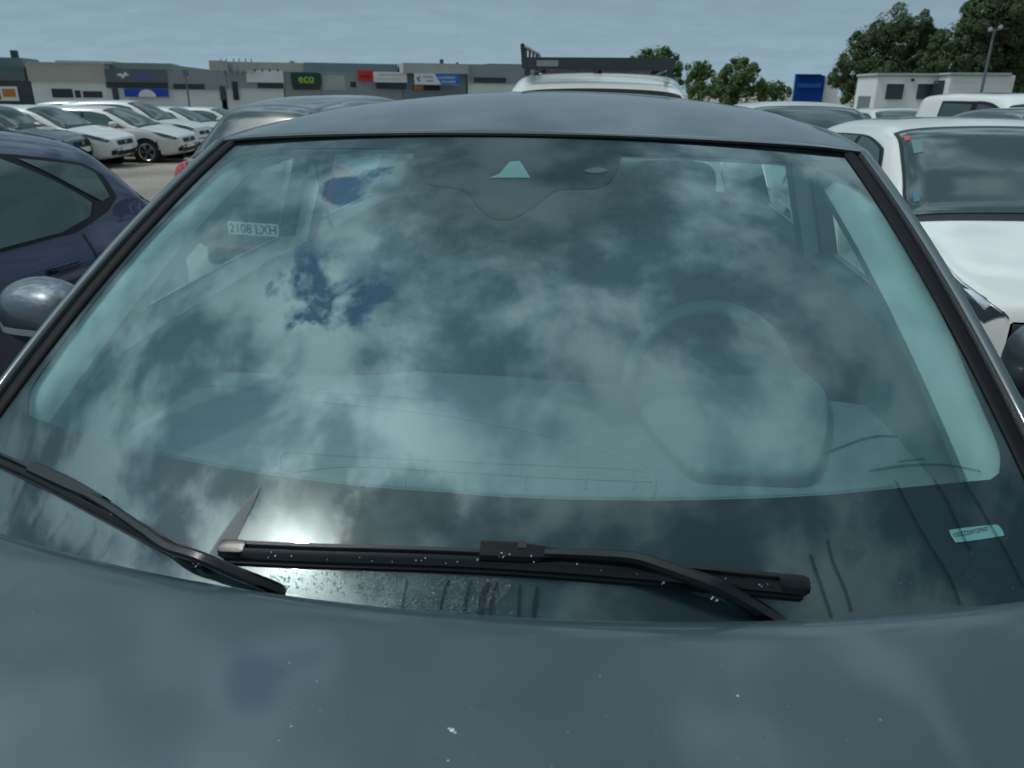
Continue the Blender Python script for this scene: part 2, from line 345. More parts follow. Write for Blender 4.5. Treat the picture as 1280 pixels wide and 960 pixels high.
def bld():
    s = fac(-60, 100)[0]
    b = building('warehouse', 'dark charcoal warehouse with teal box on its roof, far left of the row', s)
    bpart(b, 'wall', -140, 39, 83, 999, CHR, 0, 18, s); bpart(b, 'upper_cladding', -140, 31, 83.5, 100, DG, .12, .12, s)
    bpart(b, 'roof_box', -60, 16, 70, 83, BGR, -4, 8, s); bpart(b, 'chimney', -6, 2, 60, 70, CHR, -6, 1.0, s)
    f = bpart(b, 'window_frame', -22, 23, 108, 126, WW, .25, .25, s); bpart(f, 'picture_panel', 4, 20, 111, 121, ORG, .3, .05, s); bpart(f, 'pane', -18, 1, 111, 124, GW, .3, .05, s)
    s = fac(34, 100)[0]
    b = building('warehouse', 'beige clad warehouse with white lower wall and three black windows', s)
    bpart(b, 'wall', 39.2, 134, 102, 999, WW, 0, 18, s); bpart(b, 'upper_cladding', 34.5, 132, 79, 102, BE, .3, 18, s); bpart(b, 'parapet', 34, 132.3, 78, 79.2, LG, .4, 18, s)
    bpart(b, 'rear_roof', 54, 131, 74, 79, LG, -6, 8, s)
    for (x0, x1, y0, y1) in ((65, 91, 111, 122), (94, 101, 113, 122), (104, 128, 114, 122)): bpart(b, 'window', x0, x1, y0, y1, GW, .06, .1, s)
    s = fac(131, 100)[0]
    b = building('car_showroom', 'grey showroom with blue sign lettering and a blue white banner over its door', s)
    bpart(b, 'wall', 134.3, 211, 103, 999, WW, 0, 16, s); bpart(b, 'sign_band', 132.5, 209, 86.5, 103, DG, .5, 16, s); bpart(b, 'window_band', 133, 210, 103, 110, GW, .2, .3, s)
    bpart(b, 'door', 141, 148, 107.5, 126, CHR, .3, .3, s); bpart(b, 'rear_roof', 131, 211, 77.5, 86.5, GR2, -4, 8, s)
    sg = bpart(b, 'banner', 156, 211, 111, 121, BLU, .45, .15, s)
    V = []; a0 = fac(185, 121)[0]-s; z0 = fac(185, 121)[1]-BZ
    rr = fac(196, 121)[0]-s-a0
    V = [(a0, -.47, z0)]+[(a0+rr*math.cos(t*math.pi/12), -.47, z0+rr*.85*math.sin(t*math.pi/12)) for t in range(13)]
    mk('arc_motif', V, [(0, i, i+1) for i in range(1, 13)], WSI, sg, smooth=False)
    lg = [(146, 94), (151, 91), (154, 93.5), (157, 89.5), (160, 92.5), (163, 94.5), (157, 95), (154, 98.5), (152, 95.5)]
    V = [(fac(x, y)[0]-s, -.52, fac(x, y)[1]-BZ) for x, y in lg]; mk('emblem', V, [tuple(range(len(V)))], WSI, b, smooth=False)
    strokes(b, 165, 194, 92, 98, 7, SKB, .52, s, 3)
    s = fac(211, 100)[0]
    b = building('warehouse', 'mid grey warehouse with a long dark window strip and a tan stair tower', s)
    bpart(b, 'wall', 211.3, 276, 112, 999, WW, 0, 16, s); bpart(b, 'upper_cladding', 209.6, 283, 89, 112, MG, .3, 16, s)
    bpart(b, 'window', 217, 256, 105, 111.5, GW, .36, .1, s); bpart(b, 'stair_tower', 261, 283, 75.5, 89, BE, -.5, 6, s)
    V = []
    xa, xb = fac(211, 84)[0]-s, fac(262, 88)[0]-s; z1, z2, z0 = fac(211, 80)[1]-BZ, fac(262, 86.5)[1]-BZ, fac(230, 90)[1]-BZ
    V = [(xa, 4, z0), (xb, 4, z0), (xb, 4, z2), (xa, 4, z1), (xa, 14, z0), (xb, 14, z0), (xb, 14, z2), (xa, 14, z1)]
    fixn(mk('sloped_roof', V, [(0, 1, 2, 3), (4, 5, 6, 7), (0, 1, 5, 4), (1, 2, 6, 5), (2, 3, 7, 6), (3, 0, 4, 7)], GR2, b, False))
    lx = [(225, 96, 231, 98.5, ORG), (233, 95, 240, 98, pbr('facade_tan', (.4, .3, .2), .7)), (229, 90.5, 236, 94.5, SKB)]
    for x0, y0, x1, y1, mm in lx: bpart(b, 'emblem', x0, x1, y0, y1, mm, .34, .06, s)
    bpart(b, 'door', 275.3, 282, 107.5, 125, CHR, .34, .1, s)
    s = fac(283, 100)[0]
    b = building('warehouse', 'warehouse with upright fins on its roof above a blank white sign', s)
    bpart(b, 'wall', 283.4, 355, 110, 999, WW, 0, 16, s); bpart(b, 'upper_cladding', 283.4, 355, 89, 110, MG, .3, 16, s)
    bpart(b, 'rear_roof', 283.4, 381, 77, 89, BE, -3, 8, s)
    for x in (277.5, 284, 293, 300, 308, 315): bpart(b, 'roof_fin', x-.8, x+.8, 73.5, 92, LG, .8 if x > 283 else .9, .5, s)
    bpart(b, 'sign', 308, 354, 88, 103, WSI, .5, .2, s)
    for x in (319, 328, 337, 347): bpart(b, 'sign_clip', x-1, x+1, 86.5, 89.5, CHR, .55, .3, s)
    bpart(b, 'door', 291, 298, 102, 125, GW, .36, .1, s); bpart(b, 'window', 322, 354, 104, 110.5, GW, .36, .1, s)
    s = fac(355, 100)[0]
    b = building('shop', 'narrow shop under a dark green sign with yellow green letters', s)
    bpart(b, 'wall', 355.4, 401, 91, 999, GR2, 0, 16, s); sg = bpart(b, 'sign', 364, 401, 91.5, 106, GRN, .5, .6, s)
    P = fac(382.5, 98.5); sz = fac(382, 93.5)[1]-fac(382, 103)[1]
    text_mesh('sign_text', 'eco', sz*1.5, lambda x, y: (P[0]-s+x, -.53, P[1]-BZ+y), YEL, sg, bold=.02)
    bpart(sg, 'sign_line', 374, 394, 103.6, 104.1, YEL, .53, .03, s); bpart(b, 'window', 366, 400, 106.3, 112, GW, .2, .2, s)
    s = fac(381, 100)[0]
    b = building('warehouse', 'long blue grey hall with a red and white sign', s)
    bpart(b, 'upper_hall', 381.5, 500, 78.5, 91, BGR, -2.2, 14, s); bpart(b, 'wall', 401.4, 502, 90, 999, MG, 0, 14, s); bpart(b, 'shutter', 403, 431, 94, 113, LG, .05, .1, s)
    bpart(b, 'window', 438, 445, 102, 109, GW, .06, .1, s); bpart(b, 'window', 470, 507, 103.5, 111, GW, .45, .1, s)
    sg = bpart(b, 'sign', 447, 466, 88, 101.5, REDS, .5, .25, s); strokes(sg, 450.5, 462.5, 94, 97, 5, TXT, .53, s, 5)
    sg = bpart(b, 'sign', 466.2, 508, 90, 103, WSI, .5, .25, s); strokes(sg, 473, 502, 92.8, 94, 9, REDS, .53, s, 6); strokes(sg, 470, 500, 98, 99.5, 9, pbr('facade_pale', (.5, .5, .5), .7), .53, s, 8)
    bpart(b, 'roof_vent', 470.5, 472.5, 78.2, 82, CHR, -6, .5, s)
    s = fac(502, 100)[0]
    b = building('shop', 'shop with pale fascia and a white and blue split sign', s)
    bpart(b, 'wall', 502.4, 583, 91.5, 999, BGR, -.1, 14, s); bpart(b, 'fascia', 502.2, 583, 79.5, 92, LG, 1.2, 14, s)
    sg = bpart(b, 'sign', 516, 571, 92.3, 106, WSI, 1.4, .2, s)
    cs = [(541, 92.4), (571, 92.4), (571, 105.8), (549.5, 105.8)]; V = [(fac(x, y)[0]-s, -1.43, fac(x, y)[1]-BZ) for x, y in cs]; mk('blue_panel', V, [(3, 2, 1, 0)], BLU2, sg, smooth=False)
    strokes(sg, 527, 539, 95, 97, 5, SKB, 1.43, s, 9); strokes(sg, 531, 540, 100, 102, 4, SKB, 1.43, s, 10); strokes(sg, 546, 567, 95.5, 98.5, 6, WSI, 1.46, s, 11); strokes(sg, 549, 567, 101, 103.5, 6, WSI, 1.46, s, 12)
    V = [(fac(x, y)[0]-s, -1.43, fac(x, y)[1]-BZ) for x, y in ((518, 98), (523, 94.5), (523, 97), (521, 98.3), (524, 101.5), (522, 102.5))]; mk('emblem', V, [tuple(range(6))], BLU2, sg, smooth=False)
    bpart(b, 'window', 516, 550, 106.3, 113, GW, .05, .3, s); bpart(b, 'window', 517, 529, 106.3, 112.5, ORG, .1, .1, s)
    tube('flue', [(fac(561, 80)[0]-s, 5, fac(561, 82)[1]-BZ), (fac(561, 80)[0]-s, 5, fac(561, 72.5)[1]-BZ)], .28, CHR, b); bpart(b, 'roof_vent', 576.5, 579, 77, 81, CHR, -3, .5, s)
    s = fac(583, 100)[0]
    b = building('warehouse', 'grey warehouse with a dark window strip at the right end of the row', s)
    bpart(b, 'wall', 585, 665, 104, 999, WW, 0, 14, s); bpart(b, 'upper_cladding', 583.4, 668, 81, 104.5, MG, .3, 14, s); bpart(b, 'window', 592, 632, 97, 103.5, GW, .36, .1, s)
    bpart(b, 'roof_box', 620, 668, 79, 81.5, DG, -4, 4, s)
bld()

# ------------------------------------------------------------------ lofted car builder
def crom(xs, ys, x):
    return float(np.interp(x, xs, ys))
def smooth_curve(pts, n):
    pts = np.array(pts, float); P = np.vstack([2*pts[0]-pts[1], pts, 2*pts[-1]-pts[-2]]); out = []; idx = []
    m = len(pts)-1
    for k in range(n+1):
        x = k/n*m; i = min(int(x), m-1); t = x-i; p0, p1, p2, p3 = P[i:i+4]
        cr = .5*((2*p1)+(-p0+p2)*t+(2*p0-5*p1+4*p2-p3)*t*t+(-p0+3*p1-3*p2+p3)*t**3)
        ln = p1*(1-t)+p2*t; out.append(.45*cr+.55*ln)
    o = np.array(out); o[1:-1] = (o[:-2]+2*o[1:-1]+o[2:])/4; return o
class Shape: pass
PROFILES = {
 # d from nose, top z ; L,H reference
 'hatch': ([(0, .50), (.02, .62), (.08, .73), (.35, .82), (1.05, .99), (1.45, 1.21), (1.85, 1.39), (2.3, 1.455), (3.1, 1.44), (3.7, 1.35), (3.95, 1.13), (4.12, .98), (4.24, .88), (4.30, .72), (4.32, .55)], 4.32),
 'estate': ([(0, .50), (.02, .62), (.08, .73), (.35, .82), (1.05, .98), (1.45, 1.20), (1.85, 1.38), (2.3, 1.45), (3.4, 1.45), (4.1, 1.38), (4.36, 1.15), (4.52, .98), (4.60, .88), (4.64, .72), (4.65, .55)], 4.65),
 'suv': ([(0, .58), (.02, .74), (.08, .88), (.35, .97), (1.1, 1.10), (1.5, 1.36), (1.85, 1.55), (2.3, 1.62), (3.3, 1.61), (3.95, 1.53), (4.18, 1.28), (4.32, 1.10), (4.38, .98), (4.42, .78), (4.43, .58)], 4.43),
 'van': ([(0, .55), (.02, .74), (.10, .90), (.35, 1.0), (.95, 1.14), (1.35, 1.48), (1.70, 1.74), (2.1, 1.84), (3.3, 1.86), (4.15, 1.82), (4.28, 1.72), (4.34, 1.30), (4.37, 1.0), (4.39, .8), (4.40, .6)], 4.40)}
def shape(kind, W=.9, dz=0.0, tm=None, bw=.93):
    prof, L = PROFILES[kind]; S = Shape(); S.L = L; S.kind = kind
    NT = 110; c = smooth_curve(prof, NT); S.d = c[:, 0]; S.T = c[:, 1]+dz; H = max(S.T)
    beltf = {'hatch': .90, 'estate': .90, 'suv': 1.02, 'van': 1.10}[kind]+dz
    m = len(prof)-1; S.knot = lambda i: i/m*NT
    rows = []
    tum = tm or (.40 if kind != 'van' else .20)
    for d, T in zip(S.d, S.T):
        Wd = W*float(np.interp(d, [0, .1, .3, .8, 1.6, L-.9, L-.25, L-.05, L], [.72, .84, .93, .985, 1, 1, .94, .86, .80]))
        B = float(np.interp(d, [0, .03, .12, .4, L-.4, L-.1, L], [.42, .32, .25, .2, .22, .30, .42]))
        belt = beltf+.03*(d/L)
        Lz = min(belt, T-.03); g = T-Lz; Wb = Wd*bw; Rr = Wb-tum*max(g-.05, 0); k = min(.06, .45*g)
        ctrl = [(0, T), (.45*Rr, T-.1*k), (.80*Rr, T-.35*k), (Rr-.012, T-.8*k), (Rr+.02+.02*(g > .2), T-min(1.9*k, .7*g)), ((Rr+Wb)/2+.018, (T+Lz)/2-.01), (Wb, Lz+.012), (Wd*.975, Lz-.035),
                (Wd, Lz-.16 if Lz-.16 > B+.1 else (Lz+B)/2+.06), (Wd*.995, (Lz+B)/2-.02), (Wd*.985, B+.1), (Wd*.92, B), (0, B)]
        ctrl = [(x, max(z, B)) for x, z in ctrl]
        rows.append(ctrl)
    S.C = np.array(rows); S.NS = 12
    return S
def sev(S, t, s):
    """surface point: t station index, s signed section coordinate (0 centre line top .. 12 centre line bottom)"""
    sg = -1.0 if s < 0 else 1.0; s = min(abs(s), 11.999); t = min(max(t, 0), len(S.d)-1.001)
    i = int(t); ft = t-i; C = S.C[i]*(1-ft)+S.C[i+1]*ft; d = S.d[i]*(1-ft)+S.d[i+1]*ft
    C = np.vstack([[-C[1][0], C[1][1]], C, [-C[11][0], C[11][1]]]); k = int(s); f = s-k; p = C[k:k+4]
    b = ((1-f)**3/6, (3*f**3-6*f*f+4)/6, (-3*f**3+3*f*f+3*f+1)/6, f**3/6)
    q = b[0]*p[0]+b[1]*p[1]+b[2]*p[2]+b[3]*p[3] if k+4 <= len(C) else C[k+1]
    return np.array([sg*q[0], d-S.L/2, q[1]])
def soff(S, t, s, off):
    P = sev(S, t, s); a = sev(S, t+.4, s)-sev(S, t-.4, s); b = sev(S, t, s+.05)-sev(S, t, s-.05); n = np.cross(a, b); ln = np.linalg.norm(n)
    if ln < 1e-9: return P
    n /= ln
    ref = np.array([P[0], 0, P[2]-.6]);  ref[1] = (P[1])*.4
    if n@ref < 0: n = -n
    return P+n*off
def t_of_d(S, d): return float(np.interp(d, S.d, np.arange(len(S.d))))
def wheel(parent, x, y, z, r, wd=.2, spokes=5, side=1):
    wh = bpy.data.objects.new('wheel', None); COL.objects.link(wh); wh.parent = parent; wh.location = (x, y, z)
    def lathe(name, prof, mat, n=40):
        V = []; Fc = []
        for k in range(n):
            a = 2*math.pi*k/n
            for (xx, rr) in prof: V.append((side*xx, rr*math.cos(a), rr*math.sin(a)))
        m = len(prof)
        for k in range(n):
            for i in range(m-1): Fc.append((k*m+i, k*m+i+1, ((k+1) % n)*m+i+1, ((k+1) % n)*m+i))
        return fixn(mk(name, V, Fc, mat, wh))
    h = wd/2; ri = r*.68
    lathe('tyre', [(-h, ri), (-h, r*.9), (-h*.8, r*.985), (-h*.4, r), (h*.4, r), (h*.8, r*.985), (h*1.0, r*.92), (h*1.04, r*.8), (h*.95, ri), (h*.6, ri*.97), (-h, ri*.97)], TYRE)
    rim = lathe('rim', [(h*.96, ri*.995), (h*1.0, ri*.96), (h*.85, ri*.90), (h*.1, ri*.88), (h*.1, .02)], RIM)
    V = []; Fc = []
    rb = lathe('hub_backing', [(h*.2, ri*.87), (h*.2, .01)], WELL)
    for k in range(spokes):
        for dlt in (-.16, .16):
            a = 2*math.pi*k/spokes
            i = len(V)
            for (rr, ww, aa) in ((.04, .02, a), (ri*.93, .022, a+dlt)):
                cx_, cz_ = rr*math.cos(aa), rr*math.sin(aa); tx_, tz_ = -math.sin(aa)*ww, math.cos(aa)*ww
                V += [(side*h*.9, cx_-tx_, cz_-tz_), (side*h*.9, cx_+tx_, cz_+tz_), (side*h*.5, cx_+tx_, cz_+tz_), (side*h*.5, cx_-tx_, cz_-tz_)]
            Fc += [(i, i+1, i+5, i+4), (i+1, i+2, i+6, i+5), (i+3, i, i+4, i+7)]
    i = len(V)
    for k in range(12): V.append((side*h*.95, .05*math.cos(k*math.pi/6), .05*math.sin(k*math.pi/6)))
    Fc.append(tuple(range(i, i+12)))
    sp_ = fixn(mk('spokes', V, Fc, RIM, wh, smooth=False))
    return wh
def make_car(name, label, kind, paint, group=None, W=.9, winmat=None, plate=None, detail=2, dz=0., quarter='std', grille='wide', rails=False, mirrors=True, mirrormat=None, tm=None, bw=.93, bighl=False):
    S = shape(kind, W, dz, tm, bw); root = thing(name, label, 'van' if kind == 'van' else 'car', group=group); winmat = winmat or CWIN
    L = S.L; NT = len(S.d); wy = (.86, L-.86) if kind != 'van' else (.82, L-.85); wr = .325 if kind in ('hatch', 'estate', 'van') else .35
    # body shell
    svals = [i*.25 for i in range(0, 49)]; V = []; Fc = []; idx = {}
    full = [-s for s in svals[::-1][:-1]]+svals; full = full[1:]  # -11.75..12
    for i in range(NT):
        for s in full: V.append(sev(S, i, s))
    m = len(full)
    V = np.array(V)
    side = np.abs(V[:, 0]) > W*.6
    for d0 in wy:
        yc, zc = d0-L/2, wr; dy = V[:, 1]-yc; dzv = V[:, 2]-zc; rr = np.hypot(dy, dzv); ra = wr+.045
        sel = side & (rr > ra-.05) & (rr < ra+.035) & (V[:, 2] < zc+ra+.05)
        k = ra/np.maximum(rr, 1e-6); V[sel, 1] = yc+dy[sel]*k[sel]; V[sel, 2] = zc+dzv[sel]*k[sel]
    for i in range(NT-1):
        for j in range(m):
            q = (i*m+j, i*m+(j+1) % m, (i+1)*m+(j+1) % m, (i+1)*m+j); c = V[list(q)].mean(0)
            if abs(c[0]) > W*.55 and any(math.hypot(c[1]-(d0-L/2), c[2]-wr) < wr+.035 for d0 in wy): continue
            Fc.append(q)
    Fc.append(tuple(range(m))); Fc.append(tuple(range((NT-1)*m, NT*m)))
    b = mk('body', V, Fc, paint, root, angle=50); fixn(b)
    for d0 in wy:
        for sx in (-1, 1):
            bx_ = box('wheel_arch', (sx*(W-.17), d0-L/2, wr+.01), (.26, 2*wr+.08, 2*wr+.04), WELL, root, .05)
            wheel(root, sx*(W-.125), d0-L/2, wr, wr, .2, 5, sx)
    def pt(nm, poly, mat, off, du=1.0, dv=.25, parent=None, thick=0):
        Vp, Fp = patch(poly, du, dv, lambda t, s: soff(S, t, s, off)); o = mk(nm, Vp, Fp, mat, parent or root); return o
    K = S.knot
    # windscreen and rear window
    def rring(t0, t1, s0, s1):   # rounded outline, s0 at t0 and s1 at t1
        pts = [];
        for (a, b_) in ((t0, -s0), (t0, s0), (t1, s1), (t1, -s1)): pts.append((a, b_))
        return pts
    rub = BLACK
    pt('windscreen_surround', rring(K(4)-.8, K(6.3 if kind != 'van' else 5.85), 3.25, 3.05), rub, .004)
    wsn = pt('windscreen', rring(K(4)+.3, K(6.15 if kind != 'van' else 5.7), 3.05, 2.85), CWIN, .008)
    kr = {'hatch': (9.1, 11.0), 'estate': (9.1, 11.0), 'suv': (9.1, 11.0), 'van': (10.0, 11.3)}[kind]
    pt('rear_window', rring(K(kr[0]), K(kr[1]), 2.9, 3.1), winmat, .008)
    # side windows: (d,s): s 4.0 roof edge .. 6.0 belt
    d0, d1 = (1.30, L-.55); 
    if kind == 'hatch': sets = [[(1.38, 5.85), (1.95, 4.15), (2.42, 4.05), (2.42, 5.9)], [(2.50, 5.9), (2.50, 4.05), (3.08, 4.1), (3.32, 4.75), (3.50, 5.35), (3.44, 5.65), (3.22, 5.88)], [(3.20, 4.15), (3.55, 4.28), (3.64, 4.5), (3.66, 5.25), (3.58, 5.35), (3.42, 4.9)]]
    elif kind == 'estate': sets = [[(1.38, 5.85), (1.95, 4.15), (2.45, 4.05), (2.45, 5.9)], [(2.53, 5.9), (2.53, 4.05), (3.35, 4.1), (3.42, 5.85)], [(3.50, 5.85), (3.45, 4.1), (3.9, 4.15), (4.12, 4.8), (4.12, 5.5)]]
    elif kind == 'suv': sets = [[(1.42, 5.85), (1.95, 4.15), (2.45, 4.05), (2.45, 5.9)], [(2.53, 5.9), (2.53, 4.05), (3.28, 4.1), (3.36, 5.85)], [(3.44, 5.85), (3.38, 4.1), (3.75, 4.2), (3.95, 5.2), (3.8, 5.8)]]
    else: sets = [[(1.25, 5.85), (1.75, 4.25), (2.35, 4.15), (2.35, 5.9)], [(2.5, 5.85), (2.5, 4.2), (3.35, 4.2), (3.35, 5.85)]]
    for sx in (-1, 1):
        allp = [(t_of_d(S, d), sx*s) for d, s in ([(sets[0][0][0]-.07, 5.98), (sets[0][1][0]-.06, 4.0), (sets[0][2][0], 3.85), (sets[-1][1][0], 3.92), (sets[-1][2][0]+.05, 4.0), (sets[-1][3][0]+.06, 5.1), (sets[-1][3][0]-.06, 5.98)])]
        if kind == 'hatch': allp = [(t_of_d(S, d), sx*s) for d, s in [(1.31, 5.98), (1.89, 4.0), (2.42, 3.93), (3.2, 4.0), (3.60, 4.15), (3.70, 4.5), (3.72, 5.25), (3.60, 5.62), (3.3, 5.97)]]
        pt('window_surround', allp, rub, .003)
        for w_ in sets: pt('window', [(t_of_d(S, d), sx*s) for d, s in w_], winmat, .007)
        if detail >= 1:
            # headlamp, tail lamp
            hl = [(t_of_d(S, .10), sx*7.2), (t_of_d(S, .05), sx*5.2), (t_of_d(S, .16), sx*4.7), (t_of_d(S, .42), sx*5.5), (t_of_d(S, .80), sx*6.1), (t_of_d(S, .74), sx*6.5), (t_of_d(S, .42), sx*7.3)]
            if not bighl: hl = [(t_of_d(S, .10), sx*7.2), (t_of_d(S, .05), sx*5.4), (t_of_d(S, .16), sx*4.9), (t_of_d(S, .50), sx*6.2), (t_of_d(S, .66), sx*6.7), (t_of_d(S, .42), sx*7.3)]
            h_ = pt('headlight', hl, HEADL, .006, .5, .2)
            hl2 = [(t_of_d(S, .12), sx*6.7), (t_of_d(S, .11), sx*5.7), (t_of_d(S, .17), sx*5.4), (t_of_d(S, .26), sx*6.4)]
            pt('lamp', hl2, LAMPW, .009, .5, .2, parent=h_)
            tl = [(t_of_d(S, L-.02), sx*5.8), (t_of_d(S, L-.02), sx*7.6), (t_of_d(S, L-.30), sx*7.5), (t_of_d(S, L-.36), sx*6.7), (t_of_d(S, L-.16), sx*5.3)]
            pt('taillight', tl, REDL, .007, .5, .2)
        if detail >= 1:
            for da, db, sa, sb in ((1.42, 1.46, 6.1, 10.2), (2.46, 2.475, 6.05, 10.2), (L-.98 if kind in ('hatch', 'suv') else L-1.12, L-.965 if kind in ('hatch', 'suv') else L-1.105, 6.05, 9.0)):
                pt('door_seam', [(t_of_d(S, da), sx*sa), (t_of_d(S, da+.012), sx*sa), (t_of_d(S, da+.012), sx*sb), (t_of_d(S, da), sx*sb)], TXT, .002, 1, .25)
            for dd in (2.22, L-1.20 if kind in ('hatch', 'suv') else 3.2):
                P = soff(S, t_of_d(S, dd), sx*7.2, .018); box('door_handle', P, (.03, .17, .028), paint, root, .01)
        if mirrors:
            P = sev(S, t_of_d(S, 1.62), sx*6.0); mir = bpy.data.objects.new('door_mirror', None); COL.objects.link(mir); mir.parent = root
            mm = mirrormat or paint
            bm = bmesh.new(); bmesh.ops.create_icosphere(bm, subdivisions=3, radius=1)
            for v in bm.verts:
                x, y, z = v.co; x = math.copysign(abs(x)**.7, x); z = math.copysign(abs(z)**.75, z)
                y = y if y < 0 else y*.35
                v.co = Vector((P[0]+sx*(.15+.12*x), P[1]-.02+.11*y+.03*abs(x), P[2]+.09+.075*z))
            me = bpy.data.meshes.new('mirror_shell'); bm.to_mesh(me); bm.free(); me.materials.append(mm); me.polygons.foreach_set('use_smooth', [True]*len(me.polygons)); o = bpy.data.objects.new('mirror_shell', me); COL.objects.link(o); o.parent = mir
            tube('mirror_stalk', [(P[0]-sx*.02, P[1], P[2]+.01), (P[0]+sx*.08, P[1]+.005, P[2]+.045)], .025, BLACK, mir, 8)
    if detail >= 1:
        # grille and lower intake at the nose
        gr = [(t_of_d(S, .10), -4.6), (t_of_d(S, .10), 4.6), (t_of_d(S, .012), 7.0), (t_of_d(S, .012), -7.0)]
        yn = -L/2
        zg = .62 if kind not in ('suv', 'van') else .72
        def front(nm, xw, z0, z1, mat, off, round_=.0, xc=0):
            pts = [(xc-xw, z0), (xc-xw*1.0, z1), (xc-xw*.9, z1+.01), (xc+xw*.9, z1+.01), (xc+xw, z1), (xc+xw, z0), (xc+xw*.9, z0-.015), (xc-xw*.9, z0-.015)]
            def fn(x, z):
                # nose surface: y as function of x and z from the plan and side curves
                dd = float(np.interp(z, [.3, .42, .5, .62+dz, .74+dz], [.035, .004, 0.0, .022, .085])) if kind in ('hatch', 'estate') else float(np.interp(z, [.3, .42, .58, .74, .9], [.035, .004, 0., .022, .09]))
                base = float(np.interp(abs(x)/W, [0, .3, .6, .72, .84, .93], [0, 0, .0, .005, .11, .3]))
                return np.array([x, yn+dd+base*.9-off, z])
            Vp, Fp = patch(pts, .06, .05, fn); return mk(nm, Vp, Fp, mat, root)
        front('grille', .40, zg-.05, zg+.035, BLACK, .014); front('lower_intake', .48, .33, .42, BLACK, .016)
        for sx in (-1, 1): front('fog_intake', .09, .36, .44, BLACK, .02, xc=sx*.62)
        box('emblem', (0, yn-.005+.015, zg-.01), (.09, .03, .09), CHROME, root, .01)
        pb = box('number_plate', (0, yn-.012, .47), (.52, .015, .11), PLATE, root, .004)
        yr = L/2
        bz = .45 if kind not in ('suv',) else .50
        box('number_plate', (0, yr+.002, bz), (.52, .02, .11), PLATE, root, .004)
        if plate:
            for sx in (-1, 1): box('inner_taillight', (sx*.56, yr-.06, .92), (.36, .07, .17), REDL, root, .03)
            text_mesh('plate_text', plate, .115, lambda x, y: (x*-1.0, yr+.0145, bz-.002+y), TXT, root, bold=.0015)
        box('rear_reflector', (0, yr-.01, bz-.17), (1.1, .03, .03), REDL, root, .005)
    root['_L'] = L
    return root, S
def put(root, px, py, rz, lx, ly, z=None):
    """stand the car so its local ground point (lx,ly) is where the photo shows that point on the ground"""
    g = gpt(px, py); c, s = math.cos(rz), math.sin(rz); X = g[0]-(lx*c-ly*s); Y = g[1]-(lx*s+ly*c)
    root.location = (X, Y, gz(X, Y)); root.rotation_euler = (-.022*math.cos(rz) if Y > 3 else 0, -.022*math.sin(rz) if Y > 3 else 0, rz)
def putxy(root, X, Y, rz):
    root.location = (X, Y, gz(X, Y)); root.rotation_euler = (0, 0, rz)

# near neighbours
blue, SB = make_car('blue_hatchback', 'dark blue hatchback parked close beside the grey car on the left edge', 'hatch', BLUEP, winmat=CWINB, detail=2)
putxy(blue, -2.95, 1.35, 0)
grey, SG = make_car('grey_crossover', 'grey crossover seen from behind at the left, red tail lamps and plate 2108 LXH', 'suv', MGREY, plate='2108 LXH', mirrormat=BLACKP, dz=0, tm=.60, bw=.80, W=.95)
putxy(grey, -2.94+2.21*.156, 5.95+4.43/2, R(171))
wr1, S1 = make_car('white_hatchback', 'white hatchback nearest on the right, with red and teal stickers in its windscreen', 'hatch', WHITE, W=.93, dz=.015, bighl=True)
putxy(wr1, 2.64, 5.0, R(0))
def stick(root, S, t, s, dt, ds, mat, nm='sticker', off=.011):
    Vp, Fp = patch([(t-dt, s-ds), (t-dt, s+ds), (t+dt, s+ds), (t+dt, s-ds)], .7, .1, lambda a, b: soff(S, a, b, off)); return mk(nm, Vp, Fp, mat, root)
STR = pbr('sticker_red', (.5, .05, .04), .4); STT = pbr('sticker_teal', (.09, .18, .18), .4); STB = pbr('sticker_blue', (.03, .14, .2), .4); STG = pbr('sticker_green', (.05, .4, .2), .4)
stick(wr1, S1, S1.knot(5.9), -2.62, .6, .11, STR); stick(wr1, S1, S1.knot(5.6), -2.32, 1.4, .17, STT); stick(wr1, S1, S1.knot(4.45), -2.6, .9, .11, STB)
wb1, S2 = make_car('white_hatchback', 'white car behind the first one on the right, only its roof and windscreen showing', 'suv', WHITE2, dz=0)
putxy(wb1, 2.42, 9.5, 0)
stick(wb1, S2, S2.knot(5.9), 2.4, 1.0, .12, STB)
gb1, S3 = make_car('silver_suv', 'small silver and white car between the white roof and the white delivery van', 'suv', WHITE2, dz=0)
putxy(gb1, 6.1, 16.8, 0)
vb, S4 = make_car('delivery_van', 'small white delivery van parked at the right, side window blanked in pale blue', 'van', WHITE, dz=-.02)
putxy(vb, 6.65, 12.9, R(8))
bk, S5 = make_car('black_hatchback', 'black car whose roof corner shows at the right edge beyond the white hatchback', 'suv', BLACKP, dz=-.04)
putxy(bk, 5.5, 9.6, 0)
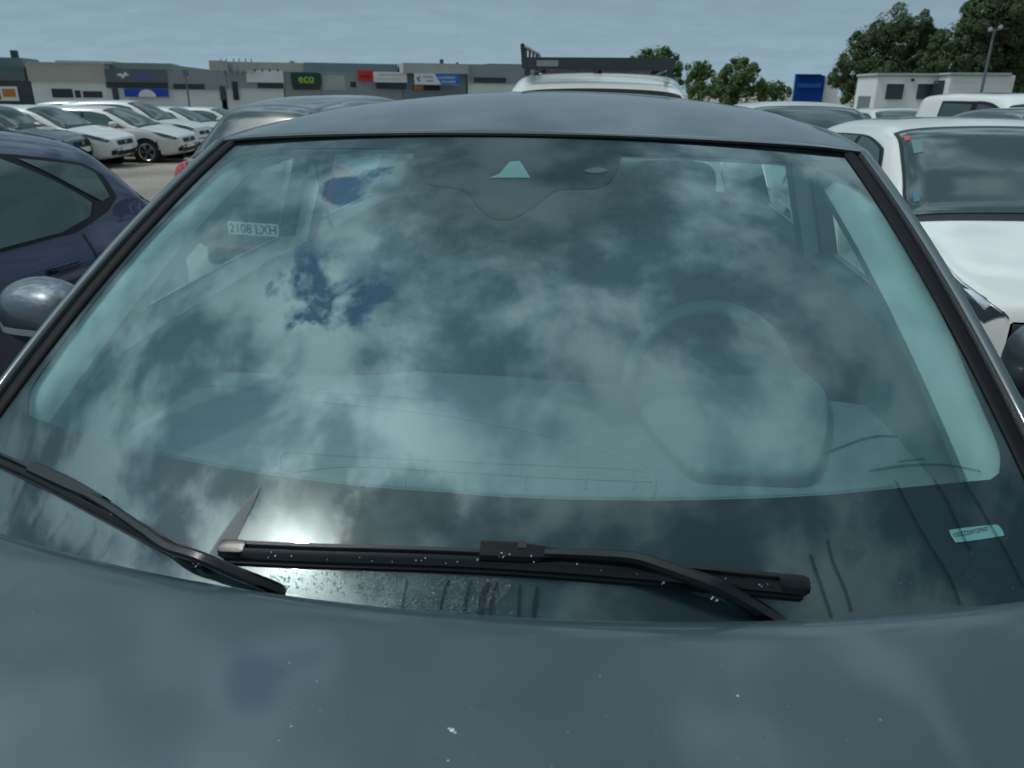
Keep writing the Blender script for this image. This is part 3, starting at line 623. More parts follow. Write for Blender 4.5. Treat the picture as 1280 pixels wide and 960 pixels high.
# white van with roof rack behind
rv, S6 = make_car('white_van', 'white van facing the camera behind the grey roof, carrying a black roof rack', 'van', WHITE, dz=-.03)
putxy(rv, .04, 6.9, 0)
def rack(root, S):
    rk = bpy.data.objects.new('roof_rack', None); COL.objects.link(rk); rk.parent = root
    zr = 1.82; y0 = -L_V/2+1.75; y1 = L_V/2-.3
    for sx in (-1, 1):
        box('side_rail', (sx*.62, (y0+y1)/2, zr+.04), (.03, y1-y0, .07), BLACKP, rk, .008)
        for yy in (y0+.25, (y0+y1)/2, y1-.25): box('foot', (sx*.62, yy, zr-.02), (.05, .06, .06), BLACKP, rk, .01)
    for k in range(9): box('cross_bar', (0, y0+.06+k*(y1-y0-.12)/8, zr+.03), (1.30, .05, .03), BLACKP, rk, .006)
    box('front_bar', (0, y0-.02, zr+.05), (1.28, .05, .095), BLACKP, rk, .012)
    box('maker_badge', (-.42, y0-.047, zr+.05), (.19, .006, .055), pbr('badge_grey', (.3, .31, .32), .5), rk, .003)
    tube('side_guard', [(-.63, y0, zr+.05), (-.64, y0, zr+.19), (-.64, y0+1.6, zr+.19), (-.63, y0+1.9, zr+.07)], .018, BLACKP, rk, 8)
    for k in range(4): tube('guard_post', [(-.64, y0+.35*k+.3, zr+.05), (-.64, y0+.35*k+.3, zr+.19)], .013, BLACKP, rk, 6)
    tube('side_guard', [(.63, y0, zr+.05), (.64, y0, zr+.10), (.64, y0+1.6, zr+.10), (.63, y0+1.9, zr+.07)], .018, BLACKP, rk, 8)
L_V = 4.40
rack(rv, S6)
P = sev(S6, S6.knot(6.95), 0.0)
tube('aerial_base', [(P[0], P[1], P[2]-.01), (P[0], P[1], P[2]+.03), (P[0], P[1]+.02, P[2]+.10)], [.045, .03, .012], BLACK, rv, 10)

# rows of cars on the left of the lot
PHI = R(97)
est, SE = make_car('white_estate', 'white estate car side on with five spoke alloy wheel, between white hatch and blue car', 'estate', WHITE2, group='parked cars in the front row of the lot', winmat=CWINB)
put(est, 219, 199, PHI, .9, -SE.L/2+.86)
ex, ey = est.location.x, est.location.y
lat = (math.cos(PHI), math.sin(PHI)); hd = (math.sin(PHI), -math.cos(PHI))
hat, SH = make_car('white_hatchback', 'white hatchback with black grille and low intake, left of the white estate', 'hatch', WHITE, group='parked cars in the front row of the lot', winmat=CWIN)
dk, SDK = make_car('dark_hatchback', 'dark grey car at the left edge in front of the white hatchback', 'hatch', DGREY, group='parked cars in the front row of the lot')
suv, SSV = make_car('white_suv', 'taller white crossover just beyond the white estate', 'suv', WHITE, group='parked cars in the front row of the lot', winmat=CWIN)
def rowpos(o, k, back=0.0, rz=PHI, jl=0):
    X = ex+lat[0]*2.55*k-hd[0]*back; Y = ey+lat[1]*2.55*k-hd[1]*back; putxy(o, X, Y, rz)
put(hat, 160, 208, PHI, 0, -SH.L/2+.05); put(dk, 108, 212, PHI, 0, -SDK.L/2+.05); rowpos(suv, 1, .4)
h2 = copy_tree(hat); h2['label'] = 'white hatchback at the right end of the front row, by the dark door mirror'; rowpos(h2, 2, .2)
h3 = copy_tree(est); h3['label'] = 'white estate mostly hidden at the far right end of the front row'; rowpos(h3, 3.1, 0)

G2 = 'parked cars in the rear rows of the lot'
for row, back in ((1, 5.4), (2, 10.8), (3, 16.2)):
    for k in range(-1, 4):
        src = (est, suv, hat)[(k+row) % 3]; c = copy_tree(src); c['label'] = 'white %s, %s from the left in the %s rear row of parked cars' % (('estate', 'crossover', 'hatchback')[(k+row) % 3], ('first', 'second', 'third', 'fourth', 'fifth')[k+1], ('first', 'second', 'third')[row-1]); c['group'] = G2
        rowpos(c, k*1.0+row*.9, back)
# ------------------------------------------------------------------ trees
def leaf_mat(name, a, b):
    if name in MATS: return MATS[name]
    m = new_mat(name); o = N('ShaderNodeOutputMaterial'); p = N('ShaderNodeBsdfPrincipled'); p.inputs['Roughness'].default_value = .7
    g = N('ShaderNodeNewGeometry'); oi = N('ShaderNodeTexNoise'); oi.inputs['Scale'].default_value = .9; LK(N('ShaderNodeTexCoord').outputs['Object'], oi.inputs['Vector'])
    r = N('ShaderNodeMix'); r.data_type = 'RGBA'; LK(sm('MULTIPLY', sm('ADD', g.outputs['Random Per Island'], oi.outputs['Fac']), .5), r.inputs['Factor']); r.inputs[6].default_value = (*a, 1); r.inputs[7].default_value = (*b, 1)
    LK(r.outputs[2], p.inputs['Base Color']); t = N('ShaderNodeBsdfTranslucent'); LK(r.outputs[2], t.inputs[0]); x = N('ShaderNodeMixShader'); x.inputs[0].default_value = .25
    LK(p.outputs[0], x.inputs[1]); LK(t.outputs[0], x.inputs[2]); LK(x.outputs[0], o.inputs[0]); MATS[name] = m; return m
BARK = pbr('bark', (.09, .065, .05), .9, var=.3, vscale=6, bump=.6, bscale=10)
PINE = leaf_mat('pine_needles', (.035, .068, .030), (.12, .16, .065)); BROAD = leaf_mat('broad_leaves', (.05, .10, .025), (.14, .22, .06))
def tree(name, label, loc, clumps, mat, leaf, nleaf, seed, trunk_r=.25, cat='tree', group=None):
    """clumps: list of (x,y,z,r) relative to the base"""
    rnd = random.Random(seed); root = thing(name, label, cat, loc, group=group)
    top = max(c[2] for c in clumps)*.75; cxm = sum(c[0] for c in clumps)/len(clumps)
    tube('trunk', [(0, 0, -.3), (.05*cxm, 0, top*.3), (.4*cxm, .1, top*.65), (.8*cxm, 0, top)], [trunk_r*1.2, trunk_r, trunk_r*.7, trunk_r*.3], BARK, root, 9)
    V = []; Fc = []
    for (x, y, z, r) in clumps:
        hb = max(z*.55, .4); tube('branch', [(.3*cxm*hb/top, 0, hb), ((x+.3*cxm)/2, y*.5, (hb+z)/2), (x, y, z)], [trunk_r*.4, trunk_r*.25, trunk_r*.1], BARK, root, 5) if rnd.random() < .5 else None
        sub = [(Vector((x, y, z)), r)]
        for _ in range(int(10+r*7)):
            d = Vector((rnd.gauss(0, 1), rnd.gauss(0, 1), rnd.gauss(0, .8))).normalized(); sub.append((Vector((x, y, z))+d*r*rnd.uniform(.5, 1.05), r*rnd.uniform(.18, .38)))
        n = int(nleaf*r*r)
        for _ in range(n):
            c, rr = rnd.choice(sub) if rnd.random() < .93 else sub[0]
            d = Vector((rnd.gauss(0, 1), rnd.gauss(0, 1), rnd.gauss(0, 1))).normalized(); p = c+d*rr*rnd.uniform(.55, 1)**.5
            nrm_ = (d+Vector((rnd.gauss(0, .6), rnd.gauss(0, .6), rnd.gauss(.4, .6)))).normalized(); a = nrm_.orthogonal().normalized(); b_ = nrm_.cross(a); th = rnd.uniform(0, 6.28)
            u_ = a*math.cos(th)+b_*math.sin(th); v_ = nrm_.cross(u_); l = leaf*rnd.uniform(.6, 1.3)
            i = len(V); V += [p-u_*l, p+v_*l*.45, p+u_*l, p-v_*l*.45]; Fc.append((i, i+1, i+2, i+3))
    mk('crown', V, Fc, mat, root, smooth=False); return root
def px_tree(name, label, px_base, Y, blobs, mat, leaf, nleaf, seed, tr, group=None):
    """blobs (px, py, radius px) give the crown's outline; metres from the distance"""
    b = at_y(px_base, 110, Y); z0 = gz(0, Y); dep = float((at_y(px_base, 100, Y)-CAM)@FW); rnd = random.Random(seed); cl = []
    for (x, y, rp) in blobs:
        P = at_y(x, y, Y); r = rp*dep/F*1.12; cl.append((P[0]-b[0], rnd.uniform(-.7, .7)*r*1.5, P[2]-z0, r))
    return tree(name, label, (b[0], Y, z0), cl, mat, leaf, nleaf, seed, tr, group=group)
px_tree('pine_tree', 'dark pine with rounded crown behind the white site cabin, left of the two', 1090, 52, [(1110, 40, 24), (1085, 60, 25), (1062, 85, 20), (1050, 98, 13), (1125, 70, 26), (1095, 95, 26), (1065, 115, 16), (1130, 100, 22), (1148, 35, 14), (1145, 55, 14), (1155, 85, 18), (1110, 115, 22), (1160, 38, 7), (1165, 108, 16), (1150, 118, 16), (1158, 60, 13)], PINE, .078, 5200, 3, .35, 'dark pines at the right')
px_tree('pine_tree', 'tallest dark pine at the right edge, rising out of the top of the picture', 1240, 47, [(1225, 25, 28), (1255, 10, 32), (1195, 55, 24), (1180, 78, 18), (1205, 85, 24), (1240, 60, 32), (1275, 40, 32), (1220, 100, 24), (1260, 95, 30), (1290, 75, 34), (1212, 12, 10), (1300, 10, 32), (1245, 115, 22), (1280, 118, 26), (1175, 98, 14), (1168, 78, 15), (1180, 60, 14), (1320, 60, 40)], PINE, .078, 5200, 4, .4, 'dark pines at the right')
px_tree('broadleaf_tree', 'green leafy tree rising behind the roof rack', 815, 45, [(805, 75, 14), (825, 72, 13), (838, 82, 13), (842, 98, 11), (820, 92, 16), (795, 85, 10), (812, 105, 16)], BROAD, .085, 3000, 5, .18, 'leafy trees behind the van')
px_tree('broadleaf_tree', 'small round green tree just right of the white van', 875, 48, [(872, 90, 13), (866, 105, 12), (882, 105, 14), (880, 84, 8), (875, 118, 14)], BROAD, .085, 3000, 6, .15, 'leafy trees behind the van')
px_tree('broadleaf_tree', 'bright green tree with pointed top in the middle of the leafy group', 920, 46, [(925, 78, 9), (918, 90, 15), (908, 105, 17), (930, 100, 17), (940, 90, 9), (920, 115, 18), (945, 112, 12)], BROAD, .085, 3000, 7, .16, 'leafy trees behind the van')
px_tree('broadleaf_tree', 'low green tree at the right end of the leafy group', 965, 50, [(955, 113, 11), (970, 112, 10), (980, 117, 8), (962, 122, 12), (976, 108, 5)], BROAD, .085, 3000, 8, .12, 'leafy trees behind the van')
px_tree('broadleaf_tree', 'tip of a tree poking above the warehouse roof by the green sign', 365, 150, [(364, 80, 3.2), (368, 82, 2.6), (361, 83, 2.4)], BROAD, .5, 60, 9, .15)
# ------------------------------------------------------------------ cabins, blue building, poles
def pbox(root, nm, px0, px1, py0, py1, Y, mat, dep, base, oy=0., z0=None):
    a = at_y(px0, py0, Y); b = at_y(px1, py1, Y); zt = at_y((px0+px1)/2, py0, Y)[2]; zb = z0 if z0 is not None else at_y((px0+px1)/2, py1, Y)[2]
    bx_ = root.location
    return box(nm, ((a[0]+b[0])/2-bx_[0], Y+dep/2+oy-bx_[1], (zt+zb)/2-bx_[2]), (b[0]-a[0], dep, zt-zb), mat, root, .02)
CAB = pbr('cabin_white', (.72, .74, .72), .5, var=.05, vscale=.7); CABW = pbr('cabin_window', (.035, .045, .05), .2)
Yc = 30; g0 = gz(0, Yc); P = at_y(1120, 100, Yc)
cb1 = thing('site_cabin', 'pale grey portable cabin with two dark square windows', 'cabin', (P[0], Yc, g0))
pbox(cb1, 'wall', 1098, 1186, 95, 130, Yc, CAB, 2.4, g0, 0, g0); pbox(cb1, 'roof_edge', 1096, 1188, 91.5, 95.2, Yc, LG, 2.5, g0, -.08)
for x0, x1 in ((1109, 1127), (1148, 1167)): f_ = pbox(cb1, 'window', x0, x1, 105, 124, Yc, CABW, .1, g0, -.06); pbox(cb1, 'window_frame', x0-1, x1+1, 103.8, 105, Yc, CAB, .12, g0, -.09)
pbox(cb1, 'vent', 1139, 1142.5, 98.5, 101.5, Yc, BLACK, .12, g0, -.08)
a_ = at_y(1098, 105, Yc); bpos = at_y(1098, 105, Yc)
box('side_window', (a_[0]-P[0]-.02, 1.2, 1.5), (.06, 1.5, 1.2), bmat('cabingrey', (.16, .19, .19)), cb1)
Yd = 29; P = at_y(1215, 100, Yd)
cb2 = thing('site_cabin', 'white ribbed portable cabin without windows, beneath the tall pine', 'cabin', (P[0], Yd, g0))
pbox(cb2, 'wall', 1189, 1262, 94, 130, Yd, corr('cabin', (.66, .68, .65)), 5, g0, 0, g0); pbox(cb2, 'roof_edge', 1187, 1264, 91, 94.2, Yd, LG, 5.2, g0, -.08)
pbox(cb2, 'door', 1180, 1187, 100, 124, Yd, CABW, .5, g0, .4)
Ye = 62; P = at_y(1015, 100, Ye); g1 = gz(0, Ye)
bb = thing('blue_building', 'small building with deep blue glass front and white side wall left of the pines', 'building', (P[0], Ye, g1))
pbox(bb, 'blue_front', 995, 1027, 94, 130, Ye, pbr('blue_glass', (.01, .05, .26), .15), .4, g1, 0, g1); pbox(bb, 'white_side', 1027.3, 1046, 96, 130, Ye, WW, 6, g1, .2, g1); pbox(bb, 'roof_edge', 995, 1027, 92.6, 94.2, Ye, pbr('blue_dark', (.01, .03, .12), .4), .6, g1, -.1)
pbox(bb, 'glass_band', 996, 1026, 104, 110, Ye, pbr('blue_light_glass', (.02, .12, .36), .1), .05, g1, -.06)
POLEM = pbr('galvanised', (.14, .16, .18), .5, .4)
Yp = 27; B = at_y(1226, 130, Yp); T_ = at_y(1243, 38, Yp)
lp = thing('floodlight_pole', 'tall grey floodlight pole with two white lamps in front of the tall pine', 'lamp', (T_[0], Yp, gz(0, Yp)))
hh = T_[2]-gz(0, Yp); tube('pole', [(0, 0, 0), (0, 0, hh)], [.055, .035], POLEM, lp); tube('cross_arm', [(-.16, 0, hh-.03), (.16, 0, hh+.03)], .03, POLEM, lp, 6)
for sx in (-1, 1): box('floodlight', (sx*.14, -.05, hh+.06+.03*sx), (.12, .1, .13), pbr('lamp_grey', (.4, .43, .46), .5), lp, .03)
Yq = 60; B = at_y(235, 120, Yq); T_ = at_y(231, 88, Yq)
l2 = thing('lamp_post', 'thin grey pole in front of the mid grey warehouse', 'lamp post', (T_[0], Yq, gz(0, Yq))); hh = T_[2]-gz(0, Yq); tube('pole', [(0, 0, 0), (0, 0, hh)], .07, POLEM, l2, 8); box('pole_cap', (0, 0, hh), (.5, .2, .08), POLEM, l2, .02)

# ================================================================== THE GREY CAR IN FRONT
hero = thing('parked_car', 'dark grey car nearest the camera, its windscreen and wipers filling the picture', 'car')
WP = dict(wb=.7278, sb=.1943, zb=1.0449, db=.0151, wt=.607, yt=.8738, st=.08, zt=1.4867, dt=.0246, k=.03)
def WS(u, v, off=0.0):
    b = np.array([WP['wb']*u, WP['sb']*u*u, WP['zb']-WP['db']*u*u]); t = np.array([WP['wt']*u, WP['yt']+WP['st']*u*u, WP['zt']-WP['dt']*u*u])
    P = b*(1-v)+t*v+WP['k']*4*v*(1-v)*np.array([0, -.5, .85])
    if off: P = P+WN(u, v)*off
    return P
def WN(u, v):
    a = WS(u+1e-4, v)-WS(u, v); b = WS(u, v+1e-4)-WS(u, v); n = np.cross(a, b); return n/np.linalg.norm(n)
_hc = {}
def hit(px, py, off=0.0):
    key = (px, py, off)
    if key in _hc: return _hc[key]
    d = ray(px, py); x = np.array([0., .5, 1.])
    for _ in range(14):
        f0 = WS(x[0], x[1], off)-(CAM+x[2]*d)
        J = np.stack([(WS(x[0]+1e-5, x[1], off)-WS(x[0], x[1], off))/1e-5, (WS(x[0], x[1]+1e-5, off)-WS(x[0], x[1], off))/1e-5, -d], 1); x = x-np.linalg.solve(J, f0)
    _hc[key] = (float(x[0]), float(x[1])); return _hc[key]
def uvp(pts, off=0.0): return [hit(x, y, off) for x, y in pts]
def spl(pts, n=6, closed=False):
    """smooth a measured outline"""
    P = [np.array(p, float) for p in pts]; out = []; m = len(P)
    for i in range(m if closed else m-1):
        p0 = P[(i-1) % m] if closed or i > 0 else P[0]; p1 = P[i]; p2 = P[(i+1) % m]; p3 = P[(i+2) % m] if closed or i+2 < m else P[-1]
        for k in range(n):
            t = k/n; out.append(tuple(.5*((2*p1)+(-p0+p2)*t+(2*p0-5*p1+4*p2-p3)*t*t+(-p0+3*p1-3*p2+p3)*t**3)))
    if not closed: out.append(tuple(P[-1]))
    return out
def wpatch(name, uv, mat, off, parent=None, du=.05, dv=.04, holes=None): Vp, Fp = patch(uv, du, dv, lambda u, v: WS(u, v, off), holes); return mk(name, Vp, Fp, mat, parent or hero)
# glass sheet
def surf(name, fn, us, vs_, mat, parent=None, flip=False, angle=60):
    V = [fn(u, v) for v in vs_ for u in us]; n = len(us)
    Fc = [(j*n+i, j*n+i+1, (j+1)*n+i+1, (j+1)*n+i) for j in range(len(vs_)-1) for i in range(n-1)]
    if flip: Fc = [f[::-1] for f in Fc]
    return mk(name, V, Fc, mat, parent or hero, angle=angle)
LS = lambda a, b, n: list(np.linspace(a, b, n))
ws = surf('windscreen', lambda u, v: WS(u, v), LS(-1, 1, 61), LS(-.06, 1, 41), WSG)
# printed black border with its clear middle
clear = [(33, 517), (93, 540), (180, 563), (296, 586), (440, 605), (560, 614), (640, 620), (817, 624), (1000, 619), (1120, 609), (1205, 601)]
clear = spl(clear, 4)+[(1240, 598)]+spl([(1251, 590), (1252, 565), (1240, 530), (1217, 479), (1177, 382), (1140, 312), (1106, 262), (1071, 231), (1035, 211), (1000, 203), (900, 195), (780, 191.5)], 3)
blob = spl([(778, 191), (771, 210), (762, 225), (745, 233), (712, 234), (692, 237), (668, 255), (645, 269), (628, 272.5), (612, 269), (597, 256), (582, 237), (560, 232), (538, 229), (527, 221), (520, 205), (514, 184.5)], 4)
clear += blob+spl([(514, 184), (400, 183.5), (343, 184.5), (305, 192), (280, 203), (255, 224), (200, 278), (160, 322), (110, 383), (42, 475), (33, 500)], 3)
cuv = uvp(clear)
outer = [(-.997, -.06), (.997, -.06), (.997, .997), (-.997, .997)]
frit = wpatch('black_border', outer, FRIT, -.003, du=.0431, dv=.0373, holes=[cuv])
m = new_mat('lightening_veil'); o = N('ShaderNodeOutputMaterial'); t = N('ShaderNodeBsdfTransparent'); d = N('ShaderNodeBsdfDiffuse'); d.inputs[0].default_value = (.50, .62, .66, 1)
x = N('ShaderNodeMixShader'); x.inputs[0].default_value = .14; LK(t.outputs[0], x.inputs[1]); LK(d.outputs[0], x.inputs[2]); LK(x.outputs[0], o.inputs[0])
wpatch('lightening_veil_sheet', [(a*.999, b) for a, b in cuv], m, -.0045)  # added pale veil, brightens the view through the clear glass
# dotted edge of the border
Vd = []; Fd = []
def disc(u, v, r, off=-.003, n=6):
    c = WS(u, v, off); a = WS(u+1e-3, v)-WS(u, v); a /= np.linalg.norm(a); b = np.cross(WN(u, v), a); i = len(Vd)
    for k in range(n): Vd.append(c+r*(a*math.cos(k*2*math.pi/n)+b*math.sin(k*2*math.pi/n)))
    Fd.append(tuple(range(i, i+n)))
bt = uvp(spl([(120, 548), (180, 563), (296, 586), (440, 605), (560, 614), (640, 620), (817, 624), (1000, 619), (1120, 609)], 40))
acc = 0
for a, b in zip(bt[:-1], bt[1:]):
    Pa, Pb = WS(*a), WS(*b); ln = np.linalg.norm(Pb-Pa)
    while acc < ln:
        t = acc/ln; u_, v_ = a[0]+(b[0]-a[0])*t, a[1]+(b[1]-a[1])*t
        disc(u_, v_+.0022, .0007); disc(u_+.0013, v_+.0042, .00045); acc += .0019
    acc -= ln
do = mk('border_dots', Vd, Fd, FRIT, frit, smooth=False)
# camera opening and the see-through strip for the chassis number
CLEARP = pbr('window_backing', (.22, .30, .29), .6)
wpatch('camera_opening', uvp([(624, 216), (637, 201), (650, 200), (663, 221), (612, 221)]), CLEARP, -.0015, frit)
wpatch('sensor_opening', uvp(spl([(730, 212), (745, 208), (760, 211), (752, 215), (738, 215)], 3, True)), pbr('window_backing_dim', (.09, .12, .12), .6), -.0015, frit)
VINP = pbr('number_strip', (.33, .46, .44), .5)
vin = wpatch('number_window', uvp(spl([(1188, 664), (1193, 661), (1240, 655.5), (1250, 657), (1256, 667), (1250, 670), (1200, 677), (1194, 675)], 4, True)), VINP, -.0015, du=.02, dv=.02)
v0 = hit(1194, 672); v1 = hit(1242, 662.5); A_ = WS(*v0, -.0008); B_ = WS(*v1, -.0008); dx = (B_-A_); ll = np.linalg.norm(dx); dx /= ll; nn_ = WN(*v1); dy = np.cross(nn_, dx)
if dy[2] < 0: dy = -dy
text_mesh('chassis_number', 'VSSZZZKMZPR07', ll/8.3, lambda x, y: A_+dx*x+dy*(y+.003), TXT, vin, align='LEFT')
# ---- bonnet
def bonnet(u, v):
    x = .80*u; y = .017+.32*x*x; z = 1.077-.051*x*x
    s = v   # metres forward of the trailing edge
    yy = y-s*(1+.12*0); z2 = z-.045*s-.055*s*s - .10*max(0, abs(u)-.8)**1.5*1.2
    z2 += .006*math.exp(-((abs(x)-.46)/.05)**2)*min(1, s*3)   # soft crease
    return np.array([x*(1-.03*s*s), yy, z2])
BV = [0, .004, .01, .02, .04]+LS(.07, 1.12, 26)
def bfn(u, v):
    if v < -.5: P = bonnet(u, 0); return P+np.array([0, .001, -.022])
    P = bonnet(u, v); 
    if v < .02: P = P-np.array([0, 0, .006*(1-v/.02)**2])
    if v > .95: P = P-np.array([0, 0, .9*(v-.95)**1.35*3])
    return P
bo = surf('bonnet', bfn, LS(-1, 1, 73), [-1]+BV, HERO, flip=True, angle=40)
# grey glue of nose, sides and rear: lofted lower shell
def side_z(y): return float(np.interp(y, [-1.5, -1.2, -.6, .2, .6, 3.0, 3.3], [.80, .93, .985, 1.035, 1.10, 1.12, 1.05]))
def shell(sx):
    ys = [-1.12, -1.08, -1.0, -.85, -.6, -.3, 0, .15, .25, .35, .5, .8, 1.2, 1.6, 2.0, 2.4, 2.8, 3.1, 3.3, 3.38]; V = []; m = 10
    for y in ys:
        zt = side_z(y); pl = float(np.interp(y, [-1.12, -1.05, -.8, 0, 2.6, 3.1, 3.38], [.74, .82, .90, .935, .935, .90, .80])); 
        if y < .3:
            xi = .80*(1-.03*(max(0, -y))**2)+.004; P = bfn(1, max(0, .017+.32*.64-y)) if y < .2218 else bfn(1, 0)
            top = [(xi, P[2]-.004), (xi+.03, P[2]-.003), ((xi+pl)/2+.01, P[2]-.02)]
        else: top = [(.79, zt+.005), (.83, zt), (.87, zt-.02)]
        pts = top+[(pl-.02, zt-.07), (pl-.004, zt-.16), (pl, zt-.3), (pl-.005, .55), (pl-.012, .40), (pl-.03, .27), (pl-.10, .20)]
        V += [(sx*x, y, z) for x, z in pts]
    Fc = [(j*m+i, j*m+i+1, (j+1)*m+i+1, (j+1)*m+i) for j in range(len(ys)-1) for i in range(m-1)
          if not (i >= 3 and any(math.hypot((ys[j]+ys[j+1])/2-c, sum(V[j*m+i+k][2] for k in (0, 1))/2-.33) < .36 for c in (-.45, 2.2)))]
    return fixn(mk('body_side', V, Fc, HERO, hero, angle=45))
for sx in (-1, 1):
    shell(sx)
    for yc in (-.45, 2.2): wheel(hero, sx*.80, yc, .34, .34, .22, 5, sx); box('wheel_arch', (sx*.74, yc, .36), (.3, .76, .7), WELL, hero, .05)
box('nose', (0, -1.14, .60), (1.56, .12, .52), HERO, hero, .05, seg=4); box('grille', (0, -1.205, .66), (.8, .02, .16), BLACK, hero, .01); box('underbody', (0, 1.1, .28), (1.5, 4.2, .16), WELL, hero, .03)
for sx in (-1, 1): box('headlight', (sx*.62, -1.17, .74), (.30, .12, .13), HEADL, hero, .04, seg=4)
box('number_plate', (0, -1.208, .45), (.52, .015, .11), PLATE, hero, .004)
# ---- roof
def roof(u, v):
    t = np.array([WP['wt']*1.06*u, WP['yt']+WP['st']*u*u+.006, 0]); zE = WP['zt']-WP['dt']*u*u+.006
    s = v; ww = float(np.interp(s, [0, .4, 1.2, 2.2], [1.0, 1.04, 1.03, .93]))
    z = zE+ROOF_A*s-ROOF_B*s*s-ROOF_C*min(s, 1.0)*(u*u)-.035*max(0, abs(u)-.86)*3*min(1, s*1.5+.25)
    return np.array([t[0]*ww, t[1]+s, z])
ROOF_A, ROOF_B, ROOF_C = .125, .054, .030
def rfn(u, v):
    if v < 0: P = roof(u, 0); return P+np.array([0, .004, -.02])
    P = roof(u, v)
    if v < .012: P = P-np.array([0, 0, .004*(1-v/.012)])
    return P
surf('roof', rfn, LS(-1, 1, 49), [-1, 0, .004, .012]+LS(.03, 2.2, 40), HERO, angle=40)
surf('headliner', lambda u, v: roof(u*.98, v)-np.array([0, -.01, .045]), LS(-1, 1, 17), LS(.02, 2.15, 12), TRIM)
tube('roof_seal', [roof(u, 0)+np.array([0, -.006, -.006]) for u in LS(-.97, .97, 40)], .0045, RUB, hero, 6)
# ---- windscreen pillars: rubber strip, painted post, door frame
def pillar(sx):
    def fr(v):
        P = WS(sx, v); T = WS(sx, v+.01)-WS(sx, v-.01); T /= np.linalg.norm(T); n = WN(sx, v); O = np.cross(T, n)*sx
        if O[0]*sx < 0: O = -O
        return P, O, n
    def ex(name, prof, mat, v0, v1, n=36, ext=None):
        V = []; m = len(prof)
        for v in LS(v0, v1, n):
            P, O, nn = fr(v); V += [P+O*a+nn*b for a, b in prof]
        if ext:   # carry on along the roof side
            for s in ext:
                Pr = roof(sx, s); P, O, nn = fr(1.0); q = Pr-roof(sx, 0); V += [P+O*a+nn*b+q+np.array([0, 0, 0]) for a, b in prof]
                n += 1
        Fc = [(j*m+i, j*m+i+1, (j+1)*m+i+1, (j+1)*m+i) for j in range(n-1) for i in range(m-1)]
        return fixn(mk(name, V, Fc, mat, hero, angle=50))
    ex('glass_seal', [(-.016, .001), (-.014, .004), (-.004, .0065), (.006, .004), (.010, -.004)], RUB, -.05, .995)
    ex('pillar_trim', [(.009, -.012), (.010, .003), (.014, .007), (.017, .006), (.018, .0)], BLACK, -.05, .985)
    ex('windscreen_pillar', [(.017, -.01), (.018, .005), (.024, .010), (.033, .009), (.044, .0), (.054, -.014), (.062, -.034)], HERO, -.05, .995, 36, LS(.05, 2.1, 24))
    ex('door_seal', [(.063, -.030), (.068, -.036), (.067, -.05)], RUB, .0, .995, 36, LS(.05, 2.0, 20))
    ex('door_frame', [(.068, -.042), (.074, -.046), (.080, -.06), (.080, -.085), (.04, -.09)], BLACKP, .02, .995, 36, LS(.05, 2.0, 20))
    ex('pillar_foot', [(.06, -.03), (.10, -.05), (.12, -.10), (.12, -.20)], BLACKP, -.05, .22, 10)
    # inner trim cover, pale
    ex('pillar_cover', [(.035, -.06), (.015, -.025), (-.005, -.012), (-.030, -.012), (-.050, -.020), (-.058, -.042), (-.03, -.08), (.02, -.09)], TRIM, .06, .99)
for sx in (-1, 1): pillar(sx)
